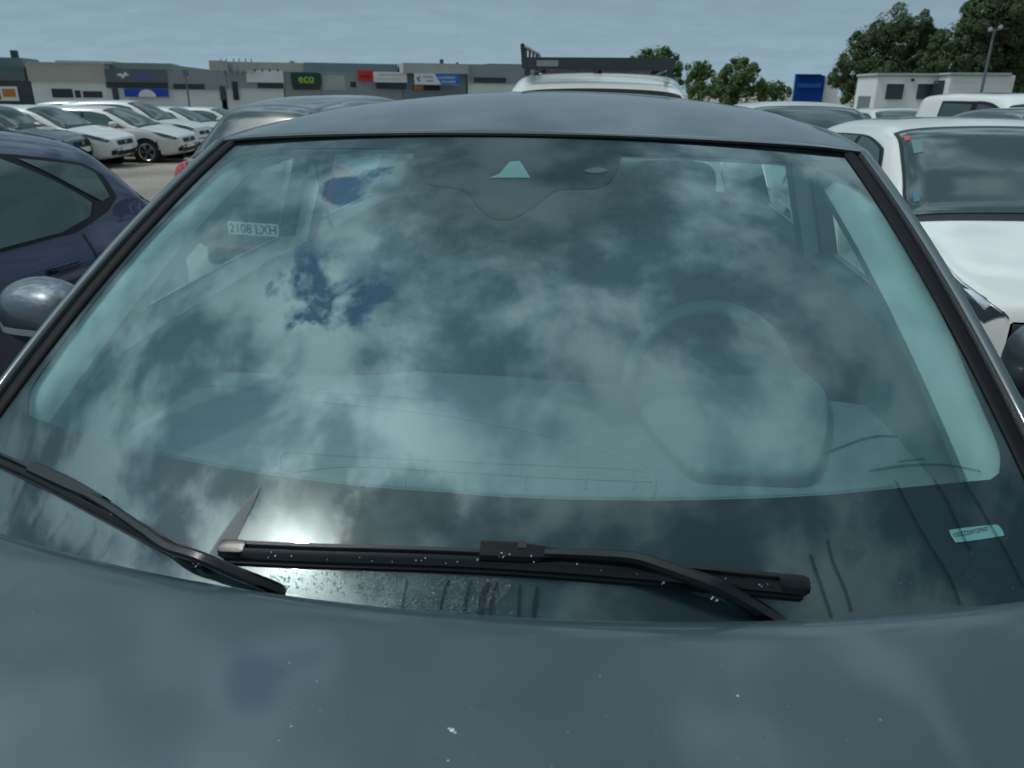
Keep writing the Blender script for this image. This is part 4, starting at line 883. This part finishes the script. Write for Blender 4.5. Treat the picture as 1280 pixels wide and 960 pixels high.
# ---- doors: inner panels, sills, side glass, middle posts
for sx in (-1, 1):
    def dp(y, z, o=0): return (sx*(.735+o), y, z)
    ys = LS(.35, 2.9, 12); V = []
    for y in ys:
        zt = float(np.interp(y, [.35, .7, 1.3, 2.9], [1.09, 1.125, 1.15, 1.17])); 
        V += [(sx*.80, y, zt), (sx*.75, y, zt+.002), (sx*.72, y, zt-.015), (sx*.70, y, zt-.10), (sx*.68, y, .75), (sx*.70, y, .35)]
    fixn(mk('door_panel', V, [(j*6+i, j*6+i+1, (j+1)*6+i+1, (j+1)*6+i) for j in range(11) for i in range(5)], DINT, hero))
    tube('sill_strip', [(sx*.775, y, float(np.interp(y, [.35, .7, 1.3, 2.9], [1.095, 1.132, 1.157, 1.177]))) for y in LS(.6, 1.52, 8)], .0035, CHROME, hero, 6)
    tube('sill_strip', [(sx*.775, y, float(np.interp(y, [.35, .7, 1.3, 2.9], [1.095, 1.132, 1.157, 1.177]))) for y in LS(1.66, 2.5, 8)], .0035, CHROME, hero, 6)
    def sg(y0, y1, nm='side_window'):
        V = []; n = 10
        for y in LS(y0, y1, n):
            zb = float(np.interp(y, [.3, .7, 1.3, 2.9], [1.06, 1.12, 1.15, 1.17])); s_ = y-.95
            if s_ < 0:
                v = np.interp(y, [WS(1, q)[1] for q in LS(0, 1, 20)], LS(0, 1, 20)); t = WS(1, v)+np.array([.07, 0, -.06])
            else: t = roof(1, s_)+np.array([.055, 0, -.05])
            for k in LS(0, 1, 5): V.append((sx*((.80)*(1-k)+t[0]*k+.012*4*k*(1-k)), y, zb*(1-k)+max(t[2], zb+.005)*k))
        mk(nm, V, [(j*5+i, j*5+i+1, (j+1)*5+i+1, (j+1)*5+i) for j in range(n-1) for i in range(4)], SIDEG, hero)
    sg(.42, 1.58); sg(1.66, 2.55)
    def post(y0, y1, top_dy, mat, nm, ins, wd):
        V = []
        for k in LS(0, 1, 8):
            zb = 1.14; t = roof(1, max(y0+top_dy-.95, 0)); x = (.79-ins)*(1-k)+(t[0]+.05-ins)*k; z = zb*(1-k)+(t[2]-.05)*k; yy = y0+top_dy*k
            V += [(sx*x, yy, z), (sx*x, yy+wd, z), (sx*(x-.04), yy+wd, z), (sx*(x-.04), yy, z)]
        Fc = [(j*4+i, j*4+(i+1) % 4, (j+1)*4+(i+1) % 4, (j+1)*4+i) for j in range(7) for i in range(4)]
        fixn(mk(nm, V, Fc, mat, hero, smooth=False))
    post(1.57, 0, .05, BLACKP, 'middle_post', -.012, .10); post(1.58, 0, .06, TRIM, 'post_cover', .035, .09)
    V = []
    for y, x, z0, z1 in ((2.50, .80, 1.15, 1.47), (2.75, .80, 1.14, 1.45), (3.05, .78, 1.12, 1.38), (3.30, .74, 1.10, 1.20)): V += [(sx*x, y, z0), (sx*(x-.12*(z1-z0)/.33), y, z1)]
    fixn(mk('rear_quarter', V, [(0, 2, 3, 1), (2, 4, 5, 3), (4, 6, 7, 5)], HERO, hero, angle=60))
# tailgate
V = []
for x in LS(-1, 1, 9):
    for (y, z, w_) in ((2.98, 1.41, .60), (3.32, 1.12, .74), (3.40, .9, .80), (3.42, .5, .82), (3.38, .3, .80)): V.append((x*w_, y-.06*x*x, z))
fixn(mk('tailgate', V, [(j*5+i, j*5+i+1, (j+1)*5+i+1, (j+1)*5+i) for j in range(8) for i in range(1, 4)], HERO, hero)); fixn(mk('rear_window', V, [(j*5, j*5+1, (j+1)*5+1, (j+1)*5) for j in range(8)], SIDEG, hero))
for sx in (-1, 1): box('taillight', (sx*.68, 3.37, .92), (.26, .1, .14), REDL, hero, .03)
# ---- door mirrors
def dmirror(sx):
    r = bpy.data.objects.new('door_mirror', None); COL.objects.link(r); r.parent = hero
    bm = bmesh.new(); bmesh.ops.create_icosphere(bm, subdivisions=4, radius=1)
    for v in bm.verts:
        x, y, z = v.co; x = math.copysign(abs(x)**.62, x); z = math.copysign(abs(z)**.72, z)
        y = y if y < 0 else y*.30
        taper = 1-.22*max(0, x*1.0)
        v.co = Vector((sx*(MX+.105*x), MY+.085*y+.018*x, MZ+.078*z*taper+.008*x))
    me = bpy.data.meshes.new('mirror_shell'); bm.to_mesh(me); bm.free(); me.materials.append(MIRM); me.polygons.foreach_set('use_smooth', [True]*len(me.polygons)); o = bpy.data.objects.new('mirror_shell', me); COL.objects.link(o); o.parent = r
    # indicator strip wrapping the front
    V = []; 
    for x in LS(-.75, .95, 14):
        for z in (-.18, -.02, .0): 
            yy = -math.sqrt(max(0, 1-abs(x)**3.2*.98-abs(z)**2.7)); V.append((sx*(MX+.107*x), MY+.0875*yy+.018*x, MZ-.012+.078*z))
    mk('indicator', V, [(j*3+i, j*3+i+1, (j+1)*3+i+1, (j+1)*3+i) for j in range(13) for i in range(2)], pbr('indicator_lens', (.30, .34, .35), .1, coat=1.), r)
    tube('mirror_arm', [(sx*.84, MY+.02, MZ-.09), (sx*.90, MY+.01, MZ-.07), (sx*.97, MY, MZ-.04)], [.045, .035, .03], BLACK, r, 12)
    box('mirror_glass', (sx*MX, MY+.028, MZ), (.16, .006, .11), pbr('mirror_glass', (.8, .8, .8), .02, 1.), r, .003)
MX, MY, MZ = 1.00, .84, 1.115; MIRM = pbr('mirror_cover', (.10, .12, .14), .38, .6, 1., var=.15, vscale=14)
for sx in (-1, 1): dmirror(sx)
# ---- interior
ia = hero
def dashz(x, y):
    return 1.0-.055*max(0, (.42-y)/.42)**1.2 - .02*abs(x)**2
rear = [hp[:2] for hp in [at_z(*q, 1.0) for q in spl([(60, 498), (90, 480), (140, 458), (220, 449), (300, 455), (380, 460), (480, 461), (515, 457), (560, 460), (640, 464), (720, 470), (800, 476), (900, 480), (1035, 489), (1100, 497), (1140, 505), (1165, 518), (1190, 540)], 3)]]
rx = [p[0] for p in rear]; ry = [p[1] for p in rear]
def dash(u, v):
    x = .71*u; y1 = float(np.interp(x, rx, ry)); y0 = WP['sb']*(x/WP['wb'])**2+.02; vv = min(v, 1)
    y = y0+(y1-y0)*vv; z = dashz(x, y)-.012*vv**8
    if v > 1: y = y1+.02*(v-1); z = z-.25*(v-1)
    zg = WP['zb']+(WP['zt']-WP['zb'])*(y-.2*(x/.72)**2)/.87-.03
    return np.array([x, y, min(z, zg)])
surf('dashboard', dash, LS(-1, 1, 61), LS(0, 1, 31)+[1.03, 1.2, 2.0], DASH, angle=50)
# instrument hood: raised oval with a rolled edge
ho = spl([(800, 476), (818, 452), (850, 428), (900, 421.5), (950, 428), (985, 447), (1015, 470), (1035, 492), (1037, 530), (1028, 570), (1012, 589), (960, 590), (900, 588), (868, 584), (835, 556), (805, 520), (796, 495)], 4, True)
hp = [at_z(x, y, 1.022) for x, y in ho]; cxh = np.mean([p for p in hp], 0)
V = []; n = len(hp)
for r_, dz_ in ((1.0, -.05), (1.0, -.010), (.985, -.002), (.96, .0015), (.6, .006), (.2, .008)): V += [cxh+(p-cxh)*np.array([r_, r_, 1])+np.array([0, 0, dz_]) for p in hp]
V.append(cxh+np.array([0, 0, .008])); Fc = [(j*n+i, j*n+(i+1) % n, (j+1)*n+(i+1) % n, (j+1)*n+i) for j in range(5) for i in range(n)]+[(5*n+i, 5*n+(i+1) % n, 6*n) for i in range(n)]
fixn(mk('instrument_hood', V, Fc, DASH2, hero, angle=50))
# air vent tray by the glass and panel lines
def dline(pts, r=.0022, z=1.0, mat=None, nm='panel_line'):
    P = [at_z(x, y, z) for x, y in spl(pts, 5)]; P = [(p[0], p[1], dashz(p[0], p[1])+.001) for p in P]; return tube(nm, P, r, mat or TXT, hero, 5)
DLN = pbr('dash_gap', (.03, .035, .035), .8); DHI = pbr('dash_edge', (.2, .22, .22), .5)
dline([(350, 585), (357, 565), (420, 569), (560, 577), (700, 583), (800, 588), (818, 600), (816, 622)], .002, mat=DHI)
dline([(365, 590), (440, 583), (560, 590), (700, 598), (815, 602)], .0016, mat=DHI)
for x in (430, 505, 580, 655, 730, 790): dline([(x, 592), (x+2, 612)], .0015, mat=DHI)
dline([(395, 500), (480, 510), (560, 520), (640, 536), (720, 553), (770, 570), (805, 590)], .0016, mat=DHI)
dline([(870, 590), (940, 600), (1040, 560), (1100, 540), (1170, 548), (1215, 575)], .0022, mat=DLN)
dline([(160, 470), (300, 480), (420, 490), (560, 500)], .0014, mat=DHI)
# steering wheel
sw = bpy.data.objects.new('steering_wheel', None); COL.objects.link(sw); sw.parent = hero
pts = []; c0 = at_z(885, 384, 1.0); cyw = 1.27; cw = at_y(890, 384, cyw); Rw = .195; tl = R(24)
ctr_ = cw-np.array([0, Rw*math.sin(tl), Rw*math.cos(tl)])*1.0
for k in range(49):
    a = 2*math.pi*k/48; pts.append(ctr_+np.array([Rw*math.cos(a), Rw*math.sin(a)*math.sin(tl), Rw*math.sin(a)*math.cos(tl)]))
tube('rim', pts, .018, pbr('lit_wheel_leather', (.45, .52, .52), .3, var=.1), sw, 12)  # rim colour raised pale to carry the highlight along its top
box('hub', ctr_+np.array([0, -.01, -.01]), (.16, .06, .13), DINT, sw, .03, seg=3)
for a in (0, math.pi, -math.pi/2): tube('spoke', [ctr_, ctr_+.95*np.array([Rw*math.cos(a), Rw*math.sin(a)*math.sin(tl), Rw*math.sin(a)*math.cos(tl)])], .018, DINT, sw, 8)
# seats
def seat(x, y):
    s = bpy.data.objects.new('front_seat', None); COL.objects.link(s); s.parent = hero
    def blob_(nm, c, sz, rot):
        bm = bmesh.new(); bmesh.ops.create_cube(bm, size=2); bmesh.ops.subdivide_edges(bm, edges=bm.edges[:], cuts=5, use_grid_fill=True)
        for v in bm.verts:
            p = v.co; l = (abs(p.x)**4+abs(p.y)**4+abs(p.z)**4)**.25; p = p/l; q = Vector((p.x*sz[0], p.y*sz[1]-(.03*abs(p.x)**2*(1 if p.y < 0 else -1)), p.z*sz[2])); q.rotate(Matrix.Rotation(rot, 3, 'X')); v.co = q+Vector(c)
        me = bpy.data.meshes.new(nm); bm.to_mesh(me); bm.free(); me.materials.append(SEAT); me.polygons.foreach_set('use_smooth', [True]*len(me.polygons)); o = bpy.data.objects.new(nm, me); COL.objects.link(o); o.parent = s
    blob_('cushion', (x, y-.25, .52), (.25, .27, .09), 0); blob_('backrest', (x, y+.05, .86), (.245, .08, .33), R(-14)); blob_('headrest', (x, y+.16, 1.27), (.135, .055, .095), R(-10))
    for dx_ in (-.05, .05): tube('headrest_rod', [(x+dx_, y+.12, 1.10), (x+dx_, y+.15, 1.22)], .006, CHROME, s, 6)
seat(-.36, 1.75); seat(.36, 1.75)
bs = box('rear_bench', (0, 2.45, .75), (1.3, .25, .75), SEAT, hero, .08, seg=3)
for x in (-.4, 0, .4): box('rear_headrest', (x, 2.55, 1.18), (.25, .08, .14), SEAT, hero, .03, seg=3)
box('cabin_floor', (0, 1.2, .38), (1.45, 2.6, .05), SEAT, hero); box('bulkhead', (0, .25, .72), (1.4, .04, .4), WELL, hero); box('parcel_shelf', (0, 2.85, 1.02), (1.2, .5, .02), SEAT, hero)
# seat belt from the pillar
tube('seat_belt', [(-.69, 1.62, 1.38), (-.66, 1.63, 1.2), (-.62, 1.68, 1.0), (-.58, 1.72, .8)], .014, SEAT, hero, 6, flat=.2)
# interior mirror
im = bpy.data.objects.new('rear_view_mirror', None); COL.objects.link(im); im.parent = hero
Pm = at_y(700, 222, 1.02); box('mirror_case', Pm+np.array([.06, 0, -.005]), (.24, .03, .06), BLACK, im, .014, seg=3)
sh = wpatch('mirror_mount', uvp([(560, 205), (720, 205), (690, 232), (640, 262), (600, 245)]), BLACK, -.03, im)
# grab handle on the passenger side roof
# ---- wipers
WSC = [1.0]
def wsweep(name, pxs, prof, mat, parent, scale=None, off=0.0, n=40, ends=True):
    prof = [(a*WSC[0], b*(.5+.5*WSC[0])) for a, b in prof]
    uv = [np.array(hit(*q)) for q in spl(pxs, 8)]; L_ = [0]
    P0 = [WS(*q) for q in uv]
    for a, b in zip(P0[:-1], P0[1:]): L_.append(L_[-1]+np.linalg.norm(b-a))
    V = []; m = len(prof); ts = LS(0, L_[-1], n); U = [float(x[0]) for x in uv]; Vv = [float(x[1]) for x in uv]
    pts = [(float(np.interp(t, L_, U)), float(np.interp(t, L_, Vv))) for t in ts]; C = [WS(*p) for p in pts]
    for i, p in enumerate(pts):
        T = C[min(i+1, n-1)]-C[max(i-1, 0)]; T /= np.linalg.norm(T); nn = WN(*p); O = np.cross(nn, T)
        if O[1] < 0: O = -O
        f = i/(n-1); sc = scale(f) if callable(scale) else 1.0; of = off(f) if callable(off) else off
        V += [C[i]+O*a*sc+nn*(b*1.0+of) for a, b in prof]
    Fc = [(j*m+i, j*m+(i+1) % m, (j+1)*m+(i+1) % m, (j+1)*m+i) for j in range(n-1) for i in range(m)]
    Fc += [tuple(range(m)), tuple(range((n-1)*m, n*m))]
    return fixn(mk(name, V, Fc, mat, parent, angle=32))
WB = pbr('wiper_plastic', (.004, .005, .006), .20, spec=.45, var=.2, vscale=60, bump=.06, bscale=700)
WR = pbr('wiper_rubber', (.005, .005, .006), .5)
def endtap(f): return 1.0
BL = [(-.012, .006), (-.0125, .012), (-.006, .0165), (.001, .0175), (.0045, .0135), (.008, .0165), (.0135, .016), (.0145, .010), (.0145, .006)]
CAPP = [(-.0128, .004), (-.0132, .0125), (-.007, .0178), (.003, .0186), (.0128, .0175), (.0152, .011), (.0152, .004)]
STRIP = [(-.016, .002), (-.016, .0055), (.012, .0065), (.012, .002)]
LIPP = [(-.004, .0008), (-.004, .006), (.003, .006), (.003, .0008)]
def wiper(name, blade, capA, capB, conn, arm, spine):
    wpr = bpy.data.objects.new(name, None); COL.objects.link(wpr); wpr.parent = hero
    bl = wsweep('blade', blade, BL, WB, wpr, n=60); wsweep('rubber_edge', blade, STRIP, WR, bl, n=60); wsweep('rubber_lip', blade, LIPP, WR, bl, n=60)
    for c in (capA, capB):
        if c: wsweep('end_cap', c, CAPP, WB, bl, scale=lambda f: (1-.25*(2*abs(f-.5))**6), n=14)
    cn = wsweep('connector', conn, [(-.014, .008), (-.0145, .022), (-.010, .027), (.010, .0275), (.014, .023), (.0145, .008)], WB, wpr, scale=lambda f: 1.0 if f < .55 else 1-.42*(f-.55)/.45, n=22)
    AP = [(-.010, .0), (-.0105, .008), (-.006, .0125), (.004, .0115), (.009, .007), (.009, .0)]
    wsweep('arm', arm, AP, WB, wpr, scale=spine, off=lambda f: .015+.010*math.sin(min(1, f*1.6)*math.pi*.5)-.050*max(0, (f-.60)/.40)**1.3, n=50)
    return wpr
WSC[0] = .76
w1 = wiper('wiper', [(286, 692), (400, 697), (520, 700.5), (640, 706), (800, 718), (1000, 737)], [(281, 691), (312, 692.3)], [(968, 733.5), (1005, 737.5)], [(602, 697), (650, 699), (698, 703)],
      [(680, 701), (740, 705), (788, 710), (830, 724), (880, 742), (930, 759), (985, 778), (1010, 788)], lambda f: .75+.55*f)
WSC[0] = .60
w2 = wiper('wiper', [(-160, 502), (-60, 545), (0, 575), (60, 603), (130, 640), (200, 677), (250, 703)], [(-160, 502), (-130, 515)], [(228, 692), (262, 710)], [(52, 592), (95, 612), (140, 634)],
      [(128, 630), (160, 650), (200, 678), (228, 697), (262, 708), (300, 722), (350, 737), (390, 752)], lambda f: .85+.40*f)
WSC[0] = 1.0
# small square latch on the connector
for (px_, py_) in ((653, 692.5),):
    q = hit(px_, py_); wsweep('latch', [(px_-5, py_), (px_+5, py_+.5)], [(-.0042, .0240), (-.0042, .0252), (.0042, .0252), (.0042, .0240)], WR, w1, n=4)
# ---- water and dirt on the glass
m = new_mat('water_film'); o = N('ShaderNodeOutputMaterial'); t = N('ShaderNodeBsdfTransparent'); t.inputs[0].default_value = (.9, .95, .95, 1)
g = N('ShaderNodeBsdfGlossy'); g.inputs['Roughness'].default_value = .28; x = N('ShaderNodeMixShader'); x.inputs[0].default_value = .075; LK(t.outputs[0], x.inputs[1]); LK(g.outputs[0], x.inputs[2])
b = N('ShaderNodeBump'); b.inputs['Strength'].default_value = 1; b.inputs['Distance'].default_value = .002; vv_ = N('ShaderNodeTexVoronoi'); vv_.inputs['Scale'].default_value = 420; LK(N('ShaderNodeTexCoord').outputs['Object'], vv_.inputs['Vector']); LK(vv_.outputs['Distance'], b.inputs['Height']); LK(b.outputs[0], g.inputs['Normal']); LK(x.outputs[0], o.inputs[0]); FILM = m
m = new_mat('wet_streak'); o = N('ShaderNodeOutputMaterial'); t = N('ShaderNodeBsdfTransparent'); t.inputs[0].default_value = (.8, .85, .85, 1); d = N('ShaderNodeBsdfDiffuse'); d.inputs[0].default_value = (.01, .012, .014, 1)
x = N('ShaderNodeMixShader'); x.inputs[0].default_value = .25; LK(t.outputs[0], x.inputs[1]); LK(d.outputs[0], x.inputs[2]); LK(x.outputs[0], o.inputs[0]); STREAK = m
m = new_mat('dust_film'); o = N('ShaderNodeOutputMaterial'); t = N('ShaderNodeBsdfTransparent'); d = N('ShaderNodeBsdfDiffuse'); d.inputs[0].default_value = (.22, .24, .24, 1)
x = N('ShaderNodeMixShader'); nn2 = N('ShaderNodeTexNoise'); nn2.inputs['Scale'].default_value = 60; nn2.inputs['Detail'].default_value = 8; LK(N('ShaderNodeTexCoord').outputs['Object'], nn2.inputs['Vector']); LK(sm('MULTIPLY', nn2.outputs['Fac'], .34), x.inputs[0]); LK(t.outputs[0], x.inputs[1]); LK(d.outputs[0], x.inputs[2]); LK(x.outputs[0], o.inputs[0]); DUST = m
tri = [(327, 606), (318, 628), (305, 655), (292, 682), (285, 700), (258, 699), (272, 676), (290, 650), (308, 626)]
m = new_mat('damp_dirt'); o = N('ShaderNodeOutputMaterial'); t = N('ShaderNodeBsdfTransparent'); d = N('ShaderNodeBsdfPrincipled'); d.inputs['Base Color'].default_value = (.075, .09, .10, 1); d.inputs['Roughness'].default_value = .5; x = N('ShaderNodeMixShader'); x.inputs[0].default_value = .7; LK(t.outputs[0], x.inputs[1]); LK(d.outputs[0], x.inputs[2]); LK(x.outputs[0], o.inputs[0])
wpatch('unwiped_wedge', uvp(tri), m, .0012, du=.02, dv=.02)
wpatch('water_film', uvp(spl([(330, 722), (400, 712), (500, 716), (600, 722), (640, 726), (630, 745), (600, 765), (500, 765), (400, 750), (340, 735)], 3, True)), FILM, .0012, du=.02, dv=.02)
def stk(px, mat=STREAK, w0=.004, off=.0014):
    uv = [hit(*q) for q in spl(px, 6)]; V = []; rnd = random.Random(int(px[0][0]))
    for i, q in enumerate(uv):
        T = WS(*uv[min(i+1, len(uv)-1)])-WS(*uv[max(i-1, 0)]); T /= np.linalg.norm(T); O = np.cross(WN(*q), T); ww = w0*rnd.uniform(.70, .85)*(.3 if i == 0 else .8 if i == 1 else 1); V += [WS(*q, off)+O*ww, WS(*q, off)-O*ww]
    mk('water_streak', V, [(2*i, 2*i+1, 2*i+3, 2*i+2) for i in range(len(uv)-1)], mat, hero)
for px in ([(1012, 692), (1020, 715), (1030, 745), (1040, 775)], [(1034, 673), (1040, 700), (1055, 735), (1064, 765)], [(1118, 600), (1135, 635), (1160, 680), (1185, 720), (1200, 757)], [(1165, 598), (1182, 625), (1200, 665), (1212, 688)], [(1203, 600), (1222, 630), (1240, 662), (1262, 700), (1278, 735)]): stk(px, w0=.0026)
for px, ww in (([(562, 725), (556, 740), (551, 762)], .0022), ([(590, 727), (584, 745), (580, 766)], .003), ([(612, 728), (604, 745), (600, 769)], .0045), ([(622, 729), (617, 745), (612, 770)], .0025), ([(650, 731), (648, 772)], .0026), ([(672, 733), (667, 772)], .0035), ([(510, 723), (503, 760)], .0018)): stk(px, STREAK, ww, .0018)
for px in ([(60, 605), (50, 635), (38, 655)], [(85, 640), (70, 660), (58, 675)], [(120, 660), (105, 680), (95, 690)], [(140, 668), (128, 690), (118, 697)], [(30, 600), (18, 630), (8, 655)], [(175, 690), (165, 708)], [(10, 640), (4, 655)]): stk(px, DUST, .006)
stk([(1085, 590), (1130, 583), (1180, 582), (1225, 590)], STREAK, .0025); stk([(1120, 578), (1155, 574)], STREAK, .002)
# droplets
WAT = new_mat('water_drop'); o = N('ShaderNodeOutputMaterial'); p = N('ShaderNodeBsdfPrincipled'); p.inputs['Base Color'].default_value = (.12, .14, .15, 1); p.inputs['Roughness'].default_value = .05; p.inputs['Alpha'].default_value = .35; p.inputs['Specular IOR Level'].default_value = .9; LK(p.outputs[0], o.inputs[0])
rnd = random.Random(11); V = []; Fc = []
def drop(P, nn, r, h=.45, el=1.0):
    a = np.cross(nn, (0, 1., 0)); a /= np.linalg.norm(a); b = np.cross(nn, a); i = len(V)
    for (rr, hh_) in ((1, 0), (.85, .5), (.5, .88)):
        for k in range(8): t = k*math.pi/4; V.append(P+a*r*rr*math.cos(t)+b*r*rr*el*math.sin(t)+nn*r*h*hh_)
    V.append(P+nn*r*h)
    for j in range(2):
        for k in range(8): Fc.append((i+j*8+k, i+j*8+(k+1) % 8, i+(j+1)*8+(k+1) % 8, i+(j+1)*8+k))
    for k in range(8): Fc.append((i+16+k, i+16+(k+1) % 8, i+24))
def dpx(px, py, r, off=.0012):
    q = hit(px, py); drop(WS(*q, off), WN(*q), r)
for _ in range(360):
    px = rnd.uniform(335, 640); top = 712+(px-330)*.04; px_b = 722+(px-330)*.145 if px < 600 else 762; dpx(px, rnd.uniform(top, max(top+4, px_b+10)), rnd.choice((.0006, .0008, .0011, .0016))*rnd.uniform(.7, 1.2))
for _ in range(60): k = rnd.random(); dpx(300+22*(1-k)-30*k+rnd.uniform(-6, 6), 625+65*k, rnd.uniform(.0005, .0011))
for _ in range(45): dpx(rnd.uniform(1050, 1275), rnd.uniform(600, 740), rnd.uniform(.0005, .0012))
for _ in range(40): dpx(rnd.uniform(0, 250), rnd.uniform(600, 660), rnd.uniform(.0005, .0011))
for _ in range(50): dpx(rnd.uniform(150, 1150), rnd.uniform(220, 560), rnd.uniform(.0004, .0008))
for _ in range(26): u_ = .93+rnd.uniform(0, .05); v_ = rnd.uniform(.05, .5); drop(WS(u_, v_, .0012), WN(u_, v_), rnd.uniform(.0006, .0013))
dr = mk('water_drops', V, Fc, WAT, hero); dr['kind'] = 'stuff'
# beads standing on the wipers
V = []; Fc = []
for (pts_, hgt, sd_) in (([(312, 693), (400, 697), (520, 701), (600, 704)], .0165, 14), ([(720, 708), (800, 716), (850, 735), (900, 751)],   .033, 9), ([(140, 640), (200, 680), (240, 705), (310, 728)], .028, 12), ([(620, 693), (690, 702)], .027, 7), ([(850, 722), (960, 732)], .0172, 8)):
    q_ = spl(pts_, 10)
    for _ in range(sd_):
        x_, y_ = rnd.choice(q_); x_ += rnd.uniform(-5, 5); y_ += rnd.uniform(-6, 4)*.8; u_, v_ = hit(x_, y_, hgt) ; drop(WS(u_, v_, hgt), WN(u_, v_), rnd.uniform(.0005, .0012), .5)
BEAD = pbr('bead', (.3, .34, .35), .05, spec=.9); bd = mk('water_beads', V, Fc, BEAD, hero); bd['kind'] = 'stuff'
# bird lime and grit on the bonnet
V = []; Fc = []
def bdrop(px, py, r, h=.15):
    P = at_z(px, py, 1.04); 
    for _ in range(4): 
        s_ = max(0, .017+.32*P[0]**2-P[1]); z = bonnet(P[0]/.8, s_)[2]; P = at_z(px, py, z)
    drop(P+np.array([0, 0, .0003]), np.array([0, -.03, 1.]), r, h)
for x_, y_, r_ in ((565, 913, .0022), (569, 916, .0012), (561, 911, .001), (364, 908, .0008), (362, 829, .0007), (348, 926, .0006), (922, 870, .0012), (396, 852, .0006), (560, 951, .0008), (430, 968, .0006), (750, 845, .0006), (1100, 900, .0007)): bdrop(x_, y_, r_)
mk('bird_lime', V, Fc, pbr('lime', (.55, .56, .50), .7), hero)
V = []; Fc = []
for _ in range(40): bdrop(rnd.uniform(0, 1280), rnd.uniform(790, 955), rnd.uniform(.0003, .0008), .5)
gt = mk('grit', V, Fc, pbr('grit', (.05, .06, .06), .3), hero); gt['kind'] = 'stuff'
